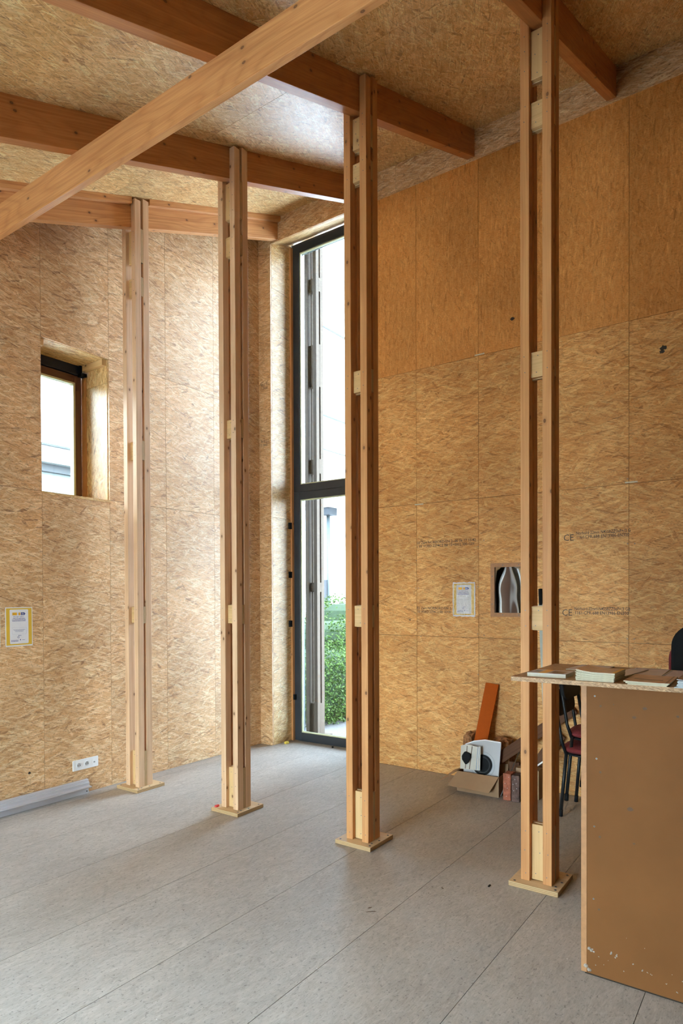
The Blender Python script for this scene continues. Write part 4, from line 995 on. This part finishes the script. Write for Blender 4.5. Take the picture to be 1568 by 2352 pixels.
# dark boards, rod, small cardboard behind the bricks
plank('dark_board', (5.10, 2.03, .255), (5.325, 1.455, .715), (0, .6, 1), .088, .030, 'darkwood', 'dark brown board lying aslant behind the post, top end by the chairs', 'board')
plank('dark_board', (5.235, 1.87, .004), (5.32, 1.56, .50), (0, .8, .6), .10, .03, 'darkwood', 'darkest brown board under the aslant one, behind the bricks', 'board')
b_ = MB(); b_.tube([(4.955, 1.925, .02), (5.22, 1.862, .345)], .0035, 8, m='zinc'); o = b_.build('metal_rod', smooth=True, loc=(4.955, 1.925, .02)); tag(o, 'thin pale metal rod leaning between the box and the bricks', 'rod')
b_ = MB(); b_.box(5.08, 5.20, 1.66, 1.845, 0, .235, m='cardboard'); o = b_.build('cardboard_carton', loc=(5.14, 1.78, 0)); tag(o, 'small plain cardboard carton behind the two bricks', 'carton')
b_ = MB(); b_.box(5.18, 5.21, 1.855, 1.94, 0, .25, m='darkwood'); o = b_.build('dark_offcut', loc=(5.2, 1.92, 0)); tag(o, 'dark timber offcut between the grey panel and the carton', 'timber offcut')
plank('white_strip', (5.12, 1.72, .236), (5.13, 1.60, .335), (1, 0, 0), .05, .012, 'white', 'white strip seen through the gap of the counter post', 'strip')
plank('grey_strip', (4.966, 1.538, 0.006), (5.320, 1.718, 1.552), (0, 1, 0), .040, .02, 'greygreen', None, None)
gs = bpy.data.objects['grey_strip']; tag(gs, 'tall grey green strip with a black capped end leaning on the far wall', 'strip')
d_ = (Vector((5.320, 1.718, 1.552))-Vector((4.966, 1.538, 0.006))).normalized()
b_ = MB(); b_.tube([Vector((5.320, 1.718, 1.552))-d_*.01, Vector((5.320, 1.718, 1.552))+d_*.13], .0165, 12, m='black'); lab(b_.build('end_cap', gs, smooth=False), 'black end cap')

# ---------------------------------------------------------------- chairs
def cushion(b_, cx_, cy_, z0, z1, rx, ry, m, n=32, p=3.0, dome=.012):
    def ringp(s_, z): 
        out_ = []
        for i in range(n):
            a = 2*math.pi*i/n; c_, s2 = math.cos(a), math.sin(a)
            out_.append(Vector((cx_+rx*s_*math.copysign(abs(c_)**(2/p), c_), cy_+ry*s_*math.copysign(abs(s2)**(2/p), s2), z)))
        return out_
    R_ = [ringp(.93, z0), ringp(1.0, z0+(z1-z0)*.35), ringp(1.0, z0+(z1-z0)*.6), ringp(.94, z1-.004), ringp(.75, z1+dome*.6), ringp(.4, z1+dome)]
    for k in range(len(R_)-1):
        for i in range(n): b_.face([R_[k][i], R_[k][(i+1) % n], R_[k+1][(i+1) % n], R_[k+1][i]], m=m)
    b_.face(R_[0][::-1], m=m); b_.face(R_[-1], m=m)
def stack_chair(cx_, cy_, dz, label):
    root = empty('stacking_chair', (cx_, cy_, 0)); tag(root, label, 'chair', 'stacked burgundy chairs')
    b_ = MB(); cushion(b_, cx_, cy_, .472+dz, .512+dz, .228, .228, 'burgundy'); b_.build('seat', root, smooth=True)
    b_ = MB(); cushion(b_, cx_, cy_, .450+dz, .470+dz, .220, .220, 'steelblack', dome=0); b_.build('seat_pan', root, smooth=True)
    for (sx, sy) in ((-1, 1), (1, 1), (-1, -1), (1, -1)):
        tx, ty = cx_+sx*.195, cy_+sy*.165
        bx, by = cx_+sx*.205, cy_+sy*.205
        b_ = MB(); b_.tube([(tx, ty, .475+dz), (bx, by, dz+.012 if dz < .01 else dz)], .0125, 12, m='steelblack'); lg = b_.build('leg', root, smooth=True)
        b_ = MB(); b_.tube([(bx, by, dz), (bx-(bx-tx)*.1, by-(by-ty)*.1, dz+.05)], .0145, 12, m='black'); b_.build('foot_cap', lg, smooth=True)
    for sx in (-1, 1):
        b_ = MB(); b_.tube([(cx_+sx*.195, cy_+.165, .45+dz), (cx_+sx*.20, cy_+.20, .56+dz), (cx_+sx*.20, cy_+.235, .78+dz), (cx_+sx*.195, cy_+.265, .93+dz)], .0115, 12, m='steelblack'); b_.build('back_frame', root, smooth=True)
    b_ = MB(); b_.tube([(cx_-.20, cy_+.02, .22+dz), (cx_+.20, cy_-.10, .26+dz)], .006, 10, m='zinc'); b_.build('stretcher', root, smooth=True)
    Tb = frame_on((cx_-.215, cy_+.235, .73+dz), (1, 0, 0), Vector((0, -1, .14)))
    b_ = MB(); b_.prism(rrect(0, .43, 0, .19, .06), .028, Tb, m='black'); b_.build('backrest', root, bevel=.008)
    return root
stack_chair(5.015, 1.205, 0.0, 'lower burgundy seated chair of the stack behind the counter')
stack_chair(5.043, 1.172, .115, 'upper burgundy seated chair of the stack behind the counter')
# office chair behind the counter
root = empty('office_chair', (4.42, .36, 0)); tag(root, 'black high backed office chair cut off by the right edge', 'chair')
Tb = frame_on((4.25, .600, .93), (.12, -1, 0), Vector((-1, -.12, .08)))
b_ = MB(); b_.prism(rrect(0, .47, 0, .52, .13, 8), .045, Tb, m='black'); b_.build('backrest', root, bevel=.014)
b_ = MB(); b_.prism(rrect(-.014, .484, -.02, .42, .10, 8), .03, Tb @ Matrix.Translation((0, 0, -.034)), m='burgundy'); lab(b_.build('back_padding', root, bevel=.01), 'dark red padding')
b_ = MB(); cushion(b_, 4.52, .36, .46, .53, .25, .25, 'black'); b_.build('seat', root, smooth=True)
b_ = MB(); b_.tube([(4.50, .36, .09), (4.50, .36, .46)], .028, 14, m='steelblack'); b_.build('gas_column', root, smooth=True)
b_ = MB(); b_.tube([(4.40, .36, .47), (4.27, .36, .55), (4.255, .36, .98)], .02, 10, m='steelblack'); b_.build('back_support', root, smooth=True)
for k in range(5):
    a = 2*math.pi*k/5+.3; b_ = MB(); b_.tube([(4.50, .36, .10), (4.50+.29*math.cos(a), .36+.29*math.sin(a), .065)], [.024, .014], 10, m='steelblack'); arm = b_.build('base_arm', root, smooth=True)
    b_ = MB(); b_.tube([(4.50+.29*math.cos(a), .36+.29*math.sin(a)-.02, .028), (4.50+.29*math.cos(a), .36+.29*math.sin(a)+.02, .028)], .027, 14, m='black'); b_.build('castor', arm, smooth=True)

# ---------------------------------------------------------------- bits on the floor and plates
o = lump('red_plug', 3.478, 3.600, .034, .034, .022, .015, 'red', 'small red plastic plug on the base plate of the second post', 'plug', None, 8, sub=2)
o = lump('foam_crumb', 5.50, 4.60, .012, .05, .035, .026, 'foam', 'yellow foam crumb on the floor at the window reveal', 'foam crumb', None, 9, sub=2)
o = lump('black_pebble', 5.62, 4.06, .009, .016, .016, .018, 'black', 'tiny black crumb on the floor in front of the tall window', 'crumb', None, 4, sub=1)
o = lump('dark_splinter', 3.42, 1.395, .003, .028, .009, .006, 'black', 'dark splinter on the floor left of the counter post', 'splinter', None, 5, sub=1)
floor = bpy.data.objects['floor']
for (x, y, rx, ry, m_, r0) in ((2.80, 1.78, .035, .004, 'stain', -.9), (2.83, 1.81, .014, .006, 'stain', -.5), (3.25, 1.60, .012, .005, 'stain', 1), (2.02, 1.00, .03, .012, 'stain', 1.2), (2.26, .62, .022, .006, 'ink', .2)):
    T = Matrix.Translation((x, y, .0002)) @ Matrix.Rotation(r0, 4, 'Z')
    b_ = MB(); b_.prism([(px*rnd.uniform(.6, 1.1), py*rnd.uniform(.6, 1.2)) for px, py in circ(0, 0, rx, 12, ry)], .0004, T, m=m_); b_.build('scuff', floor)
b_ = MB()
for k in range(260):
    x, y = rnd.uniform(1.0, 4.8), rnd.uniform(.2, 4.6); r_ = rnd.uniform(.0012, .0032)
    b_.prism([(px*rnd.uniform(.6, 1.3), py*rnd.uniform(.6, 1.3)) for px, py in circ(0, 0, r_, 6)], .0003, Matrix.Translation((x, y, .0001)), m='ink' if rnd.random() < .8 else 'white')
o = b_.build('floor_speck', floor); o['kind'] = 'stuff'

# ---------------------------------------------------------------- outside
b_ = MB(); b_.box(-60, 80, -60, 80, -.5, -.13, m='ground'); struct(b_.build('ground'))
b_ = MB(); b_.box(5.95, 12, 3.2, 5.4, -.129, -.05, m='gravel'); o = b_.build('gravel_bed'); o['kind'] = 'structure'
make_post(6.075, 4.690, 'grey weathered timber post outside, seen through the tall window', blocks=[(-.02, .36), (1.68, 1.79), (3.08, 3.25), (4.10, 4.60), (5.22, 5.38)], top=6.3, base=-.05, z_plate=.03, group=None, mats=('grey_stud',)*4)
# white building with dark joints
root = empty('white_building', (16, 12, -.13)); tag(root, 'white rendered building with thin dark joints outside the tall window', 'building')
b_ = MB(); b_.box(10.0, 26, 7.5, 16, -.13, 11, m='facade'); b_.build('wall', root)
for (z, h) in ((6.84, .035), (5.13, .03), (4.475, .02)):
    b_ = MB(); b_.box(9.99, 26, 7.485, 7.5, z, z+h, m='facade_dark'); b_.build('facade_joint', root)
b_ = MB(); b_.box(10.0, 26, 6.7, 7.48, 3.34, 3.50, m='facade'); cn = b_.build('canopy', root)
b_ = MB(); b_.box(10.03, 10.28, 7.30, 7.48, 3.20, 3.34, m='facade_dark'); b_.build('bracket', cn)
b_ = MB(); b_.box(10.5, 11.2, 6.72, 7.3, 3.52, 3.60, m='facade_dark'); b_.build('bracket', cn)
b_ = MB(); b_.tube([(10.16, 7.42, -.1), (10.16, 7.42, 3.2)], .035, 12, m='facade_blue'); b_.build('downpipe', root, smooth=True)
b_ = MB(); b_.box(10.01, 10.13, 7.42, 7.48, -.1, 1.95, m='facade_dark'); b_.build('pipe_guard', root)
# long pale building beyond the small window
root = empty('pale_building', (6, 13, -.13)); tag(root, 'long pale blue flat roofed building outside the small window', 'building')
b_ = MB(); b_.box(-14, 9.5, 12.0, 18, -.13, 4.08, m='facade_blue'); b_.build('wall', root)
b_ = MB(); b_.box(-14.2, 9.6, 11.75, 18.2, 4.23, 4.545, m='facade_pale'); b_.build('fascia', root)
b_ = MB(); b_.box(-14.1, 9.55, 11.9, 18.1, 4.08, 4.23, m='facade_dark'); b_.build('lip_shadow_band', root)  # dark band painted in for the shadow below the fascia lip
b_ = MB(); b_.box(-14.25, 9.65, 11.72, 18.2, 4.545, 4.585, m='facade_dark'); b_.build('roof_edge', root)

def hedge(name, blobs, n, label, seed, size=.045):
    r_ = random.Random(seed); root = empty(name, (blobs[0][0], blobs[0][1], -.1)); tag(root, label, 'hedge')
    b_ = MB()
    for (cx_, cy_, cz, rx, ry, rz) in blobs:
        N1, N2 = 14, 8; rg = []
        for i in range(N2+1):
            ph = -math.pi/2+math.pi*i/N2
            rg.append([Vector((cx_+.82*rx*math.copysign(abs(math.cos(ph))**.5, 1)*math.copysign(abs(math.cos(2*math.pi*j/N1))**.6, math.cos(2*math.pi*j/N1)), cy_+.82*ry*abs(math.cos(ph))**.5*math.copysign(abs(math.sin(2*math.pi*j/N1))**.6, math.sin(2*math.pi*j/N1)), cz+.85*rz*math.copysign(abs(math.sin(ph))**.6, math.sin(ph)))) for j in range(N1)])
        for i in range(N2):
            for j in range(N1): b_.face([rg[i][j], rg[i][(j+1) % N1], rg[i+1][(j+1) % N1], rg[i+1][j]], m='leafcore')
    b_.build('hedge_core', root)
    V_, F_ = [], []
    for k in range(n):
        cx_, cy_, cz, rx, ry, rz = r_.choice(blobs)
        t_, c_ = r_.uniform(-1, 1), r_.uniform(-1, 1); t_ = math.copysign(abs(t_)**1.6, t_); c_ = math.copysign(abs(c_)**1.6, c_); ph = math.asin(t_); u = math.acos(c_)*r_.choice((-1, 1)); q = r_.uniform(.84, 1.05)
        p = Vector((cx_+q*rx*abs(math.cos(ph))**.5*math.copysign(abs(math.cos(u))**.6, math.cos(u)), cy_+q*ry*abs(math.cos(ph))**.5*math.copysign(abs(math.sin(u))**.6, math.sin(u)), cz+q*rz*math.copysign(abs(math.sin(ph))**.6, math.sin(ph))))
        d = Vector((r_.gauss(0, 1), r_.gauss(0, 1), r_.gauss(.3, .8))).normalized(); e = d.cross(Vector((r_.gauss(0, 1), r_.gauss(0, 1), r_.gauss(0, 1)))).normalized()
        f = d.cross(e)*.12; s_ = size*r_.uniform(.6, 1.2); i0 = len(V_)
        V_ += [p-d*s_*.5, p+e*s_*.3+f*s_, p+d*s_*.5, p-e*s_*.3+f*s_]; F_.append((i0, i0+1, i0+2, i0+3))
    me = bpy.data.meshes.new('leaves'); me.from_pydata([tuple(v) for v in V_], [], F_); me.materials.append(MT['leaf'])
    o = bpy.data.objects.new('leaves', me); COL.objects.link(o); o.parent = root; o.location = -root.location; o['kind'] = 'stuff'
    return root
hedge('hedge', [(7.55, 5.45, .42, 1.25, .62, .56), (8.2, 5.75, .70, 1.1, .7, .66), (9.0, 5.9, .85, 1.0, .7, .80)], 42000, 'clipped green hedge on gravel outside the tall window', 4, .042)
hedge('shrub', [(-5.6, 6.0, 1.2, 1.8, .8, 1.5), (-7.6, 6.4, 1.5, 1.4, .9, 1.8)], 6000, 'leafy green shrub outside behind the camera, seen in the mirror', 6, .09)
